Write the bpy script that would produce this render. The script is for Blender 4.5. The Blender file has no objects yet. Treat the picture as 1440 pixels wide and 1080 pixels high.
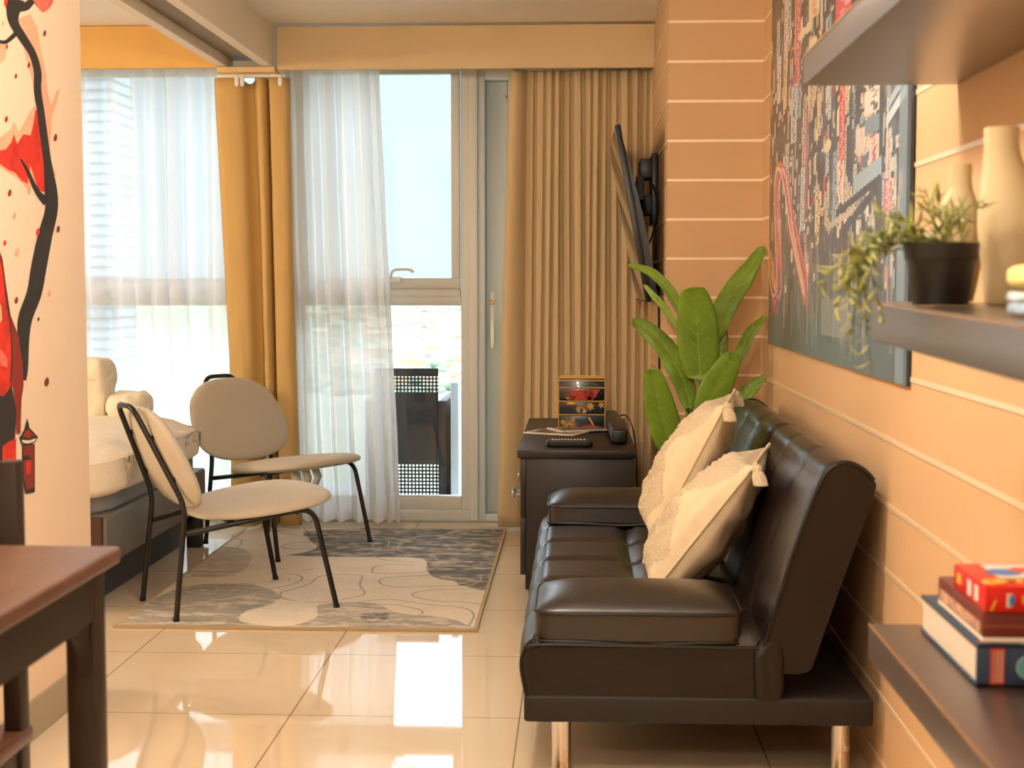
import bpy, bmesh, math, random
import numpy as np
from mathutils import Vector, Matrix, noise
random.seed(7)
SC = bpy.context.scene
COL = SC.collection
R = math.radians
PI = math.pi

# ------------------------------------------------------------------ camera
FPX = 1990.0
TH = math.atan(140 / FPX)
PS = math.atan(93 * math.cos(TH) / FPX)
EYE = Vector((0, 0, 1.12))
cd = bpy.data.cameras.new('camera')
cam = bpy.data.objects.new('camera', cd)
COL.objects.link(cam)
cam.location = EYE
cam.rotation_euler = (PI / 2 - TH, 0, PS)
cd.sensor_width = 36
cd.lens = FPX / 1440 * 36
cd.clip_start = .05
cd.clip_end = 20000
cd.dof.use_dof = True
cd.dof.focus_distance = 5.0
cd.dof.aperture_fstop = 6.3
SC.camera = cam

# ------------------------------------------------------------------ view, world, lights
SC.view_settings.view_transform = 'Standard'
SC.view_settings.look = 'None'
SC.view_settings.gamma = 1
SC.view_settings.use_curve_mapping = False
SC.view_settings.exposure = 0.2
SC.cycles.use_denoising = True
SC.cycles.max_bounces = 10
SC.cycles.diffuse_bounces = 5
SC.cycles.transparent_max_bounces = 16
SC.cycles.sample_clamp_indirect = 6
SC.cycles.caustics_reflective = False
SC.cycles.caustics_refractive = False

W = bpy.data.worlds.new('sky')
SC.world = W
W.use_nodes = True
nt = W.node_tree
nt.nodes.clear()
wo = nt.nodes.new('ShaderNodeOutputWorld')
bg = nt.nodes.new('ShaderNodeBackground')
tc = nt.nodes.new('ShaderNodeTexCoord')
sx = nt.nodes.new('ShaderNodeSeparateXYZ')
rp = nt.nodes.new('ShaderNodeValToRGB')
rp.color_ramp.elements[0].position = 0.0
rp.color_ramp.elements[0].color = (.245, .33, .39, 1)
rp.color_ramp.elements[1].position = .62
rp.color_ramp.elements[1].color = (1.6, 1.78, 1.95, 1)
for pos_, c_ in ((.08, (.237, .325, .39, 1)), (.16, (.26, .35, .41, 1)), (.25, (1.2, 1.38, 1.55, 1))):
    e = rp.color_ramp.elements.new(pos_)
    e.color = c_
nt.links.new(tc.outputs['Generated'], sx.inputs[0])
nt.links.new(sx.outputs['Z'], rp.inputs[0])
nt.links.new(rp.outputs[0], bg.inputs[0])
nt.links.new(bg.outputs[0], wo.inputs[0])
bg.inputs[1].default_value = 3.2


def lamp(name, loc, power, size, col, rot=(0, 0, 0), spread=180, size_y=None):
    d = bpy.data.lights.new(name, 'AREA')
    d.shape = 'DISK' if size_y is None else 'RECTANGLE'
    d.size = size
    if size_y:
        d.size_y = size_y
    d.energy = power
    d.color = col
    d.spread = R(spread)
    o = bpy.data.objects.new(name, d)
    COL.objects.link(o)
    o.location = loc
    o.rotation_euler = rot
    return o


WARM = (1.0, .91, .78)


def bulb(name, loc, power, radius, col):
    d = bpy.data.lights.new(name, 'POINT')
    d.energy = power
    d.shadow_soft_size = radius
    d.color = col
    o = bpy.data.objects.new(name, d)
    COL.objects.link(o)
    o.location = loc
    return o


for (x, y, p) in [(-.3, .2, 30), (-.3, 1.4, 29), (-.25, 2.7, 36)]:
    bulb('ceiling_lamp', (x, y, 1.84), p, .09, WARM)
bulb('bedroom_ceiling_lamp', (-3.9, 4.2, 1.94), 64, .10, (1.0, .89, .74))
# daylight portals in the window openings (they emit nothing themselves)
for (x, z, w, h) in ((-2.6, 1.08, 2.0, 1.9), (-.9, 1.1, .7, 1.9), (-.05, 1.1, .7, 1.9)):
    o = lamp('daylight_portal', (x, 6.9, z), 1, w, (1, 1, 1), (-PI / 2, 0, 0), size_y=h)
    o.data.cycles.is_portal = True


# ------------------------------------------------------------------ helpers
def ray(px, py):
    ct, st, cp, sp = math.cos(TH), math.sin(TH), math.cos(PS), math.sin(PS)
    a = (px - 720) / FPX
    b = (540 - py) / FPX
    return Vector((-sp * ct + a * cp - b * sp * st, cp * ct + a * sp + b * cp * st, -st + b * ct))


def P(px, py, **k):
    (ax, v), = k.items()
    i = 'xyz'.index(ax)
    d = ray(px, py)
    return EYE + d * ((v - EYE[i]) / d[i])


def lin(c):
    if isinstance(c, str):
        c = tuple(int(c[i:i + 2], 16) / 255 for i in (0, 2, 4))
    return tuple((x / 12.92 if x <= .04045 else ((x + .055) / 1.055) ** 2.4) for x in c)


MATS = {}


def mat(name, col, rough=.5, metal=0, spec=.5, coat=0, bump=None, var=None, sheen=0, emit=0, attr=None, sss=0,
        stretch=None, coat_rough=.05):
    if name in MATS:
        return MATS[name]
    m = bpy.data.materials.new(name)
    m.use_nodes = True
    n = m.node_tree.nodes
    L = m.node_tree.links
    b = n['Principled BSDF']
    c = lin(col)
    b.inputs['Base Color'].default_value = (*c, 1)
    b.inputs['Roughness'].default_value = rough
    b.inputs['Metallic'].default_value = metal
    b.inputs['Specular IOR Level'].default_value = spec
    b.inputs['Coat Weight'].default_value = coat
    b.inputs['Coat Roughness'].default_value = coat_rough
    b.inputs['Coat IOR'].default_value = 1.8 if coat == 1 else 1.5
    if sheen:
        b.inputs['Sheen Weight'].default_value = sheen
    if emit:
        b.inputs['Emission Color'].default_value = (*c, 1)
        b.inputs['Emission Strength'].default_value = emit
    t = n.new('ShaderNodeTexCoord')
    src = t.outputs['Object']
    if stretch:
        mp = n.new('ShaderNodeMapping')
        mp.inputs['Scale'].default_value = stretch
        L.new(src, mp.inputs[0])
        src = mp.outputs[0]
    base = None
    if attr:
        a = n.new('ShaderNodeAttribute')
        a.attribute_name = attr
        base = a.outputs['Color']
        L.new(base, b.inputs['Base Color'])
    if var:
        nz = n.new('ShaderNodeTexNoise')
        nz.inputs['Scale'].default_value = var[0]
        nz.inputs['Detail'].default_value = 5
        L.new(src, nz.inputs['Vector'])
        mr = n.new('ShaderNodeMapRange')
        mr.inputs[1].default_value = .3
        mr.inputs[2].default_value = .7
        mr.inputs[3].default_value = 1 - var[1]
        mr.inputs[4].default_value = 1 + var[1]
        L.new(nz.outputs[0], mr.inputs[0])
        mx = n.new('ShaderNodeMix')
        mx.data_type = 'RGBA'
        mx.blend_type = 'MULTIPLY'
        mx.inputs[0].default_value = 1
        if base:
            L.new(base, mx.inputs[6])
        else:
            mx.inputs[6].default_value = (*c, 1)
        L.new(mr.outputs[0], mx.inputs[7])
        L.new(mx.outputs[2], b.inputs['Base Color'])
    if bump:
        nz = n.new('ShaderNodeTexNoise')
        nz.inputs['Scale'].default_value = bump[0]
        nz.inputs['Detail'].default_value = 4
        L.new(src, nz.inputs['Vector'])
        bp = n.new('ShaderNodeBump')
        bp.inputs['Strength'].default_value = bump[1]
        bp.inputs['Distance'].default_value = bump[2] if len(bump) > 2 else .002
        L.new(nz.outputs[0], bp.inputs['Height'])
        L.new(bp.outputs[0], b.inputs['Normal'])
    MATS[name] = m
    return m


def cloth_mat(name, col, trans=.3, clear=0.0, tcol=None, weave=None):
    """woven curtain cloth: diffuse + light coming through + open weave"""
    m = bpy.data.materials.new(name)
    m.use_nodes = True
    n = m.node_tree.nodes
    L = m.node_tree.links
    n.clear()
    out = n.new('ShaderNodeOutputMaterial')
    d = n.new('ShaderNodeBsdfDiffuse')
    d.inputs[0].default_value = (*lin(col), 1)
    t = n.new('ShaderNodeBsdfTranslucent')
    t.inputs[0].default_value = (*lin(tcol or col), 1)
    mx = n.new('ShaderNodeMixShader')
    mx.inputs[0].default_value = trans
    L.new(d.outputs[0], mx.inputs[1])
    L.new(t.outputs[0], mx.inputs[2])
    o = mx.outputs[0]
    if clear:
        tr = n.new('ShaderNodeBsdfTransparent')
        m2 = n.new('ShaderNodeMixShader')
        # a thread sheet seen edge-on lets less through
        lw = n.new('ShaderNodeLayerWeight')
        lw.inputs[0].default_value = .5
        mr = n.new('ShaderNodeMapRange')
        mr.inputs[3].default_value = clear
        mr.inputs[4].default_value = clear * .35
        L.new(lw.outputs['Facing'], mr.inputs[0])
        L.new(mr.outputs[0], m2.inputs[0])
        L.new(o, m2.inputs[1])
        L.new(tr.outputs[0], m2.inputs[2])
        o = m2.outputs[0]
    L.new(o, out.inputs[0])
    MATS[name] = m
    return m


def glass_mat():
    m = bpy.data.materials.new('window_glass')
    m.use_nodes = True
    n = m.node_tree.nodes
    L = m.node_tree.links
    n.clear()
    out = n.new('ShaderNodeOutputMaterial')
    tr = n.new('ShaderNodeBsdfTransparent')
    tr.inputs[0].default_value = (.97, .99, .99, 1)
    gl = n.new('ShaderNodeBsdfGlossy')
    gl.inputs['Roughness'].default_value = 0.0
    fr = n.new('ShaderNodeFresnel')
    fr.inputs[0].default_value = 1.45
    mx = n.new('ShaderNodeMixShader')
    L.new(fr.outputs[0], mx.inputs[0])
    L.new(tr.outputs[0], mx.inputs[1])
    L.new(gl.outputs[0], mx.inputs[2])
    L.new(mx.outputs[0], out.inputs[0])
    return m


GLASS = glass_mat()


class MB:
    def __init__(s):
        s.bm = bmesh.new()

    def merge(s, b, M=None, mi=0):
        if M is not None:
            b.transform(M)
        for f in b.faces:
            f.material_index = mi
        me = bpy.data.meshes.new('t')
        b.to_mesh(me)
        b.free()
        s.bm.from_mesh(me)
        bpy.data.meshes.remove(me)
        return s

    def box(s, x0, x1, y0, y1, z0, z1, bev=0, seg=2, M=None, mi=0):
        b = bmesh.new()
        bmesh.ops.create_cube(b, size=1)
        for v in b.verts:
            v.co = Vector(((x0 + x1) / 2 + v.co.x * (x1 - x0), (y0 + y1) / 2 + v.co.y * (y1 - y0),
                           (z0 + z1) / 2 + v.co.z * (z1 - z0)))
        if bev:
            bmesh.ops.bevel(b, geom=b.edges[:], offset=bev, segments=seg, affect='EDGES', profile=.5)
        return s.merge(b, M, mi)

    def grid(s, pts, closed_u=False, closed_v=False, mi=0, cap=False):
        """pts[i][j] -> quads"""
        b = bmesh.new()
        V = [[b.verts.new(p) for p in row] for row in pts]
        nu, nv = len(V), len(V[0])
        for i in range(nu if closed_u else nu - 1):
            for j in range(nv if closed_v else nv - 1):
                try:
                    b.faces.new((V[i][j], V[(i + 1) % nu][j], V[(i + 1) % nu][(j + 1) % nv], V[i][(j + 1) % nv]))
                except ValueError:
                    pass
        if cap:
            for row in (V[0], V[-1]):
                try:
                    b.faces.new(row)
                except ValueError:
                    pass
        bmesh.ops.recalc_face_normals(b, faces=b.faces)
        return s.merge(b, None, mi)

    def tube(s, path, r, n=10, cap=True, closed=False, mi=0):
        path = [Vector(p) for p in path]
        N = len(path)
        rr = r if isinstance(r, (list, tuple)) else [r] * N
        rows = []
        prev = None
        for i, p in enumerate(path):
            if closed:
                t = path[(i + 1) % N] - path[i - 1]
            else:
                t = path[min(i + 1, N - 1)] - path[max(i - 1, 0)]
            if t.length < 1e-9:
                t = Vector((0, 0, 1))
            t.normalize()
            if prev is None:
                a = Vector((0, 0, 1)) if abs(t.z) < .9 else Vector((1, 0, 0))
                u = t.cross(a).normalized()
            else:
                u = (prev - t * prev.dot(t))
                u = u.normalized() if u.length > 1e-6 else t.orthogonal().normalized()
            prev = u
            w = t.cross(u)
            rows.append([p + (u * math.cos(2 * PI * k / n) + w * math.sin(2 * PI * k / n)) * rr[i] for k in range(n)])
        return s.grid(rows, closed_u=closed, closed_v=True, mi=mi, cap=cap and not closed)

    def lathe(s, prof, c=(0, 0, 0), n=32, mi=0, off=None, cap=True):
        rows = []
        for k, (r, z) in enumerate(prof):
            ox = off[k] if off else 0
            rows.append([(c[0] + ox + r * math.cos(2 * PI * j / n), c[1] + r * math.sin(2 * PI * j / n), c[2] + z) for j in
                         range(n)])
        return s.grid(rows, closed_v=True, mi=mi, cap=cap)

    def prism(s, poly, d, mi=0):
        """poly: 3d points (planar), extruded by vector d"""
        b = bmesh.new()
        a = [b.verts.new(p) for p in poly]
        d = Vector(d)
        c = [b.verts.new(Vector(p) + d) for p in poly]
        b.faces.new(a)
        b.faces.new(c[::-1])
        n = len(a)
        for i in range(n):
            b.faces.new((a[i], c[i], c[(i + 1) % n], a[(i + 1) % n]))
        bmesh.ops.recalc_face_normals(b, faces=b.faces)
        return s.merge(b, None, mi)

    def face(s, pts, mi=0):
        b = bmesh.new()
        b.faces.new([b.verts.new(p) for p in pts])
        return s.merge(b, None, mi)

    def sq(s, c, h, k=5, n=10, mi=0, M=None, fn=None):
        """superquadric rounded box"""
        b = bmesh.new()
        bmesh.ops.create_cube(b, size=2)
        bmesh.ops.subdivide_edges(b, edges=b.edges[:], cuts=n, use_grid_fill=True)
        for v in b.verts:
            p = v.co
            d = (abs(p.x) ** k + abs(p.y) ** k + abs(p.z) ** k) ** (1 / k)
            q = p / d
            v.co = Vector((c[0] + q.x * h[0], c[1] + q.y * h[1], c[2] + q.z * h[2]))
            if fn:
                v.co = fn(v.co)
        bmesh.ops.recalc_face_normals(b, faces=b.faces)
        return s.merge(b, M, mi)

    def build(s, name, mats, parent=None, world=True, smooth=True, angle=40, sub=0, loc=None):
        me = bpy.data.meshes.new(name)
        if smooth:
            for f in s.bm.faces:
                f.smooth = True
        org = Vector((0, 0, 0))
        if parent is not None and world:
            q = parent
            while q is not None:
                org += q.location
                q = q.parent
        if loc is not None:
            org = org + Vector(loc)
        s.bm.transform(Matrix.Translation(-org))
        s.bm.to_mesh(me)
        s.bm.free()
        for m in (mats if isinstance(mats, (list, tuple)) else [mats]):
            me.materials.append(m)
        if smooth and angle < 180:
            me.set_sharp_from_angle(angle=R(angle))
        o = bpy.data.objects.new(name, me)
        COL.objects.link(o)
        if loc is not None:
            o.location = loc
        if parent is not None:
            o.parent = parent
        if sub:
            md = o.modifiers.new('sub', 'SUBSURF')
            md.levels = md.render_levels = sub
        return o


def tag(o, label, cat, group=None, kind=None):
    o['label'] = label
    o['category'] = cat
    if group:
        o['group'] = group
    if kind:
        o['kind'] = kind
    return o


def thing(name, label, cat, loc=(0, 0, 0), rotz=0, group=None):
    o = bpy.data.objects.new(name, None)
    COL.objects.link(o)
    o.empty_display_size = .05
    o.location = loc
    o.rotation_euler = (0, 0, rotz)
    return tag(o, label, cat, group)


def struct(name, mb, m, label=None, parent=None, **k):
    o = mb.build(name, m, parent, **k)
    if parent is None:
        o['kind'] = 'structure'
        if label:
            o['label'] = label
    return o


def sroot(name, label, loc=(0, 0, 0)):
    o = bpy.data.objects.new(name, None)
    COL.objects.link(o)
    o.location = loc
    o['kind'] = 'structure'
    o['label'] = label
    return o


def cr(pts, n=6, closed=False):
    """Catmull-Rom through points"""
    pts = [Vector(p) for p in pts]
    N = len(pts)
    out = []
    for i in range(N if closed else N - 1):
        if closed:
            a, b, c, d = pts[i - 1], pts[i], pts[(i + 1) % N], pts[(i + 2) % N]
        else:
            a, b, c, d = pts[max(i - 1, 0)], pts[i], pts[i + 1], pts[min(i + 2, N - 1)]
        for k in range(n):
            t = k / n
            out.append(.5 * ((2 * b) + (c - a) * t + (2 * a - 5 * b + 4 * c - d) * t * t + (3 * b - a - 3 * c + d) * t ** 3))
    if not closed:
        out.append(pts[-1])
    return out


def attr_sheet(name, mats, origin, du, dv, cols, parent=None, thick=None, world=True):
    """a flat sheet with a colour attribute; cols[iv][iu] linear rgb. du, dv whole-side vectors"""
    nv, nu = cols.shape[:2]
    o0 = Vector(origin)
    if parent is not None and world:
        o0 = o0 - parent.location
    o0 = np.array(o0)
    U = np.linspace(0, 1, nu)
    V = np.linspace(0, 1, nv)
    g = o0[None, None] + V[:, None, None] * np.array(dv)[None, None] + U[None, :, None] * np.array(du)[None, None]
    idx = np.arange(nu * nv).reshape(nv, nu)
    f = np.stack([idx[:-1, :-1], idx[:-1, 1:], idx[1:, 1:], idx[1:, :-1]], -1).reshape(-1, 4)
    me = bpy.data.meshes.new(name)
    me.from_pydata(g.reshape(-1, 3).tolist(), [], f.tolist())
    a = me.color_attributes.new('Col', 'FLOAT_COLOR', 'POINT')
    full = np.ones((nu * nv, 4), dtype=np.float32)
    full[:, :3] = cols.reshape(-1, 3)
    a.data.foreach_set('color', full.ravel())
    for m in mats:
        me.materials.append(m)
    o = bpy.data.objects.new(name, me)
    COL.objects.link(o)
    if parent is not None:
        o.parent = parent
    return o


def fbm(v, oct=4):
    return noise.fractal(Vector(v), 1.0, 2.0, oct)


# ------------------------------------------------------------------ materials
M_ceil = mat('ceiling_paint', 'f4ecdf', .8, bump=(90, .05))
M_beam = mat('beam_paint', 'efe2cd', .7)
M_track = mat('beam_track', '8f8168', .7)
M_pelmet2 = mat('warm_lit_pelmet_board', 'dcb063', .7, var=(3, .05))  # same board tinted golden: warm bedroom light put into the colour
M_pelmet = mat('pelmet_board', 'd8c095', .7, var=(3, .05))
M_cream = mat('cream_wall_paint', 'efd8bd', .75, bump=(120, .06))
M_base = mat('baseboard_tile', 'a3957c', .35, var=(5, .05))
M_alu = mat('white_aluminium', 'd7d8d3', .42)
M_alu2 = mat('grey_white_aluminium', 'c3ccd0', .4)
M_blackmetal = mat('black_metal', '13110f', .42, spec=.5)
M_blackplastic = mat('black_plastic', '0d0c0c', .38)
M_chrome = mat('chrome', 'e0ddd8', .08, metal=1)
M_leather = mat('dark_brown_leather', '180f0a', .36, spec=.6, bump=(260, .16, .001), var=(3, .15), coat=.45, coat_rough=.36)
M_leather2 = mat('dark_brown_leather_shaded', '140d08', .38, spec=.35, bump=(260, .2, .001), var=(3, .12))  # same leather, darker and duller: shade of the end faces put into it
M_sofabase = mat('sofa_base_fabric', '17110d', .7, bump=(400, .3, .001))
M_pad = mat('greige_upholstery', 'c9c0b0', .85, bump=(900, .35, .0008), var=(260, .06), sheen=.15)
M_shelf = mat('espresso_laminate', '3d281c', .38, spec=.6, var=(6, .2), stretch=(3, .4, 3), coat=1, coat_rough=.36)
M_table = mat('walnut_veneer', '5c3a27', .4, var=(9, .3), stretch=(9, 1, 9))
M_tabledark = mat('dark_stained_wood', '261811', .42, var=(8, .2), stretch=(2, 2, .5))
M_console = mat('black_brown_laminate', '1b1511', .42, var=(20, .12))
M_cushion = mat('cream_cotton', 'e3cda8', .95, bump=(700, .4, .001), var=(30, .04), sheen=.2)
M_tuft = mat('cream_tufting', 'ecd4ac', 1.0, bump=(230, 1.0, .010), var=(120, .1), sheen=.3)
M_bed = mat('white_cotton_bedding', 'efe6d6', .95, bump=(14, .5, .02), sheen=.2)
M_bed2 = mat('ivory_towelling', 'f3ead4', .95, bump=(22, .6, .02), sheen=.2)
M_sheet = mat('grey_blue_sheet', '8e959c', .8, bump=(20, .25, .01))
M_bedframe = mat('grey_upholstered_bed_frame', '6e6c68', .55, var=(12, .08))
M_darkwood = mat('near_black_wood', '1d1512', .45)
M_leaf = mat('plant_leaf', '6c8a20', .42, spec=.45, var=(9, .25), bump=(60, .12, .003))
M_leafback = mat('plant_leaf_vein', '93a63c', .45)
M_stem = mat('plant_stem', '4f6a22', .5)
M_succ = mat('trailing_leaf', 'a3a45c', .5, var=(40, .35))
M_pot = mat('black_plastic_pot', '14100d', .42)
M_vase = mat('matte_cream_ceramic', 'c6b187', .6, var=(10, .05))
M_gold = mat('brass_gold', 'b98a3e', .35, metal=.8)
M_white = mat('white_plastic', 'eceae4', .4)
M_must = cloth_mat('mustard_curtain', 'dfc083', .22, tcol='f4cf80')
M_must2 = cloth_mat('tan_curtain', 'd2bb93', .06, tcol='d8a350')
M_sheer = cloth_mat('white_sheer', 'faf7f1', .68, .14, tcol='fbfbf9')
M_sheer2 = cloth_mat('white_sheer_fine', 'faf8f4', .68, .32, tcol='fbfbfb')


M_wall = mat('peach_wall_paint', 'd3ae84', .75, spec=.25, bump=(180, .12))
M_strip = mat('satin_wall_strip', 'fbe0bc', .28, spec=.9, coat=.4, coat_rough=.2)
STRIPS = [.632 + .1447 * k for k in range(-4, 12)]


def tile_floor():
    m = bpy.data.materials.new('polished_cream_tile')
    m.use_nodes = True
    n = m.node_tree.nodes
    L = m.node_tree.links
    b = n['Principled BSDF']
    t = n.new('ShaderNodeNewGeometry')
    s = n.new('ShaderNodeSeparateXYZ')
    L.new(t.outputs['Position'], s.inputs[0])

    def mm(op, a, bb=None):
        k = n.new('ShaderNodeMath')
        k.operation = op
        for i, v in enumerate((a, bb)):
            if v is None:
                continue
            if isinstance(v, (int, float)):
                k.inputs[i].default_value = v
            else:
                L.new(v, k.inputs[i])
        return k.outputs[0]

    def line(o, off, pitch, w):
        q = mm('FRACT', mm('DIVIDE', mm('SUBTRACT', o, off - w / 2), pitch))
        return mm('LESS_THAN', q, w / pitch)
    g = mm('MAXIMUM', line(s.outputs['X'], -.148 - .598 * 8, .598, .0035), line(s.outputs['Y'], 3.59 - .605 * 10, .605, .0035))
    nz = n.new('ShaderNodeTexNoise')
    nz.inputs['Scale'].default_value = 1.3
    nz.inputs['Detail'].default_value = 8
    L.new(t.outputs['Position'], nz.inputs['Vector'])
    cr_ = n.new('ShaderNodeValToRGB')
    cr_.color_ramp.elements[0].position = .3
    cr_.color_ramp.elements[0].color = (*lin('e6d2b4'), 1)
    cr_.color_ramp.elements[1].position = .7
    cr_.color_ramp.elements[1].color = (*lin('efdec4'), 1)
    L.new(nz.outputs[0], cr_.inputs[0])
    mx = n.new('ShaderNodeMix')
    mx.data_type = 'RGBA'
    L.new(g, mx.inputs[0])
    L.new(cr_.outputs[0], mx.inputs[6])
    mx.inputs[7].default_value = (*lin('8a775c'), 1)
    L.new(mx.outputs[2], b.inputs['Base Color'])
    b.inputs['Roughness'].default_value = .035
    b.inputs['Specular IOR Level'].default_value = .75
    return m


M_floor = tile_floor()

# ------------------------------------------------------------------ room shell
CZ = 2.265
XR = .68
struct('floor', MB().box(-4.3, .9, -1.6, 6.62, -.12, 0), M_floor, 'polished cream floor tiles', smooth=False)
struct('ceiling', MB().box(-4.3, .9, -1.6, 6.9, CZ, CZ + .12), M_ceil, 'plain off-white ceiling', smooth=False)
mb = MB().box(XR, XR + .2, -1.6, 6.9, 0, CZ)
for z in STRIPS:
    mb.box(XR - .0025, XR + .01, -1.6, 5.31, z, z + .010, mi=1)
struct('wall_right', mb, [M_wall, M_strip], 'peach right wall with thin horizontal stripes', smooth=False)
mb = MB().box(.33, XR, 5.31, 6.9, 0, CZ)
for z in STRIPS:
    mb.box(.3275, XR - .002, 5.3075, 6.62, z, z + .010, mi=1)
struct('wall_right_column', mb, [M_wall, M_strip], 'peach striped column projecting from the right wall',
       smooth=False)
struct('wall_left', MB().box(-1.48, -1.342, -1.6, 3.81, 0, CZ), M_cream, 'cream left wall carrying the mural', smooth=False)
struct('baseboard_left', MB().box(-1.342, -1.334, -1.6, 3.81, 0, .098, .002), M_base, 'grey-brown tile skirting of the left wall',
       smooth=False)
struct('wall_back', MB().box(-4.3, .9, -1.75, -1.6, 0, CZ), M_cream, smooth=False)
struct('wall_bedroom', MB().box(-4.42, -4.3, -1.6, 6.9, 0, CZ), M_cream, smooth=False)
struct('wall_bedroom_near', MB().box(-4.3, -1.48, 2.6, 2.72, 0, CZ), M_cream, smooth=False)
# exterior lintel above the glazing
struct('wall_window', MB().box(-4.3, .9, 6.66, 6.9, 2.14, CZ), M_beam, smooth=False)
# curtain pelmets
struct('trim_1', MB().box(-1.332, .33, 6.28, 6.31, 2.066, CZ - .012, .002), M_pelmet, 'tan pelmet board over the balcony window',
       smooth=False)
struct('trim_2', MB().box(-4.3, -1.602, 6.28, 6.31, 2.078, CZ - .002, .002), M_pelmet2, 'pelmet board over the bedroom window, warm light painted in as a golden tint',
       smooth=False)
# partition beam with its sliding-door channel
mb = MB().box(-1.402, -1.355, 3.81, 6.4, 2.082, CZ, .002).box(-1.602, -1.556, 3.81, 6.4, 2.082, CZ, .002)
mb.box(-1.556, -1.402, 3.81, 6.4, 2.125, CZ, 0, mi=1)
struct('trim_3', mb, [M_beam, M_track], 'partition beam with a recessed track channel', smooth=False)
struct('trim_4', MB().box(-1.6, -1.34, 6.27, 6.36, 2.056, 2.08, .003), mat('pale_wood_trim', 'e3c48e', .6),
       'short pale trim board under the beam end', smooth=False)


# ------------------------------------------------------------------ windows and balcony door
def frame_bars(mb, bars, y0, y1, bev=.004):
    for (x0, x1, z0, z1) in bars:
        mb.box(x0, x1, y0, y1, z0, z1, bev)
    return mb


YW = 6.66
w = sroot('window_1', 'white aluminium window of the balcony wall', (-.9, YW, 0))
frame_bars(MB(), [(-1.42, -1.34, 0, 2.14), (-.512, -.472, 0, 2.14), (-1.34, -.512, 0, .05)], YW - .01, YW + .08).build('outer_frame', M_alu, w)
frame_bars(MB(), [(-1.34, -.555, 1.055, 1.10), (-.552, -.512, .05, 2.14), (-1.34, -.552, .05, .112), (-1.34, -1.30, .05, 2.14),
                  (-1.34, -.552, 1.02, 1.06)], YW + .005, YW + .07).build('fixed_frame', M_alu, w)
sash = frame_bars(MB(), [(-1.30, -.556, 1.10, 1.15), (-.596, -.556, 1.15, 2.10), (-1.30, -1.26, 1.15, 2.10), (-1.30, -.556, 2.10, 2.14)],
                  YW - .004, YW + .05).build('sash', M_alu, w)
h = MB().box(-.905, -.83, YW - .022, YW + .0, 1.128, 1.156, .005)
h.tube(cr([(-.88, YW - .02, 1.15), (-.873, YW - .03, 1.178), (-.85, YW - .034, 1.19), (-.79, YW - .034, 1.189), (-.772, YW - .03, 1.176)], 5), .007)
h.build('handle', M_white, w)
MB().box(-1.27, -.58, YW + .02, YW + .026, 1.14, 2.11).build('upper_pane', GLASS, w, smooth=False)
MB().box(-1.31, -.54, YW + .03, YW + .036, .10, 1.03).build('lower_pane', GLASS, w, smooth=False)

w = sroot('window_2', 'white aluminium bedroom window', (-2.9, YW, 0))
frame_bars(MB(), [(-4.3, -1.42, 1.02, 1.15), (-4.3, -1.42, 0, .10), (-1.52, -1.42, 0, 2.14), (-4.3, -1.42, 2.10, 2.14),
                  (-2.62, -2.52, 0, 2.14), (-3.6, -3.5, 0, 2.14)], YW, YW + .08).build('frame', M_alu, w)
MB().box(-4.3, -1.45, YW + .03, YW + .036, 1.12, 2.12).build('upper_pane', GLASS, w, smooth=False)
MB().box(-4.3, -1.45, YW + .03, YW + .036, .08, 1.05).build('lower_pane', GLASS, w, smooth=False)

w = sroot('door_1', 'grey-white aluminium balcony door', (-.1, YW + .03, 0))
frame_bars(MB(), [(-.472, -.437, 0, 2.14), (.29, .33, 0, 2.14), (-.437, .29, 2.07, 2.14), (-.437, .29, 0, .03)], YW + .0, YW + .13).build('door_frame', M_alu2, w)
frame_bars(MB(), [(-.435, -.335, .03, 2.07), (.19, .29, .03, 2.07), (-.335, .19, 2.0, 2.07), (-.335, .19, .03, .16)], YW + .05, YW + .10, .006).build('door_leaf', M_alu2, w)
frame_bars(MB(), [(-.352, -.33, .15, 2.01), (-.345, .19, 1.985, 2.005)], YW + .04, YW + .06, .004).build('glazing_bead', M_alu2, w)
MB().box(-.34, .2, YW + .07, YW + .076, .14, 2.02).build('pane', GLASS, w, smooth=False)
h = MB().box(-.417, -.397, YW + .042, YW + .052, .90, 1.085, .003)
h.sq((-.404, YW + .025, .885), (.010, .010, .068), 3.2, 5)
h.box(-.409, -.399, YW + .02, YW + .045, .925, .945, .002)
hh = h.build('door_handle', M_white, w)
MB().lathe([(0, 0), (.010, .0), (.011, .012), (.009, .016), (0, .016)], n=16).build('lock', M_gold, hh, world=False).location = (0, 0, 0)
lk = hh.children[0]
lk.rotation_euler = (PI / 2, 0, 0)
lk.location = Vector((-.406, YW + .044, 1.035)) - w.location
struct('trim_5', MB().box(-4.3, .33, 6.60, 6.80, -.05, .0), mat('sill_tile', 'e9e2d4', .12), 'pale tile threshold under the windows', smooth=False)


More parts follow.
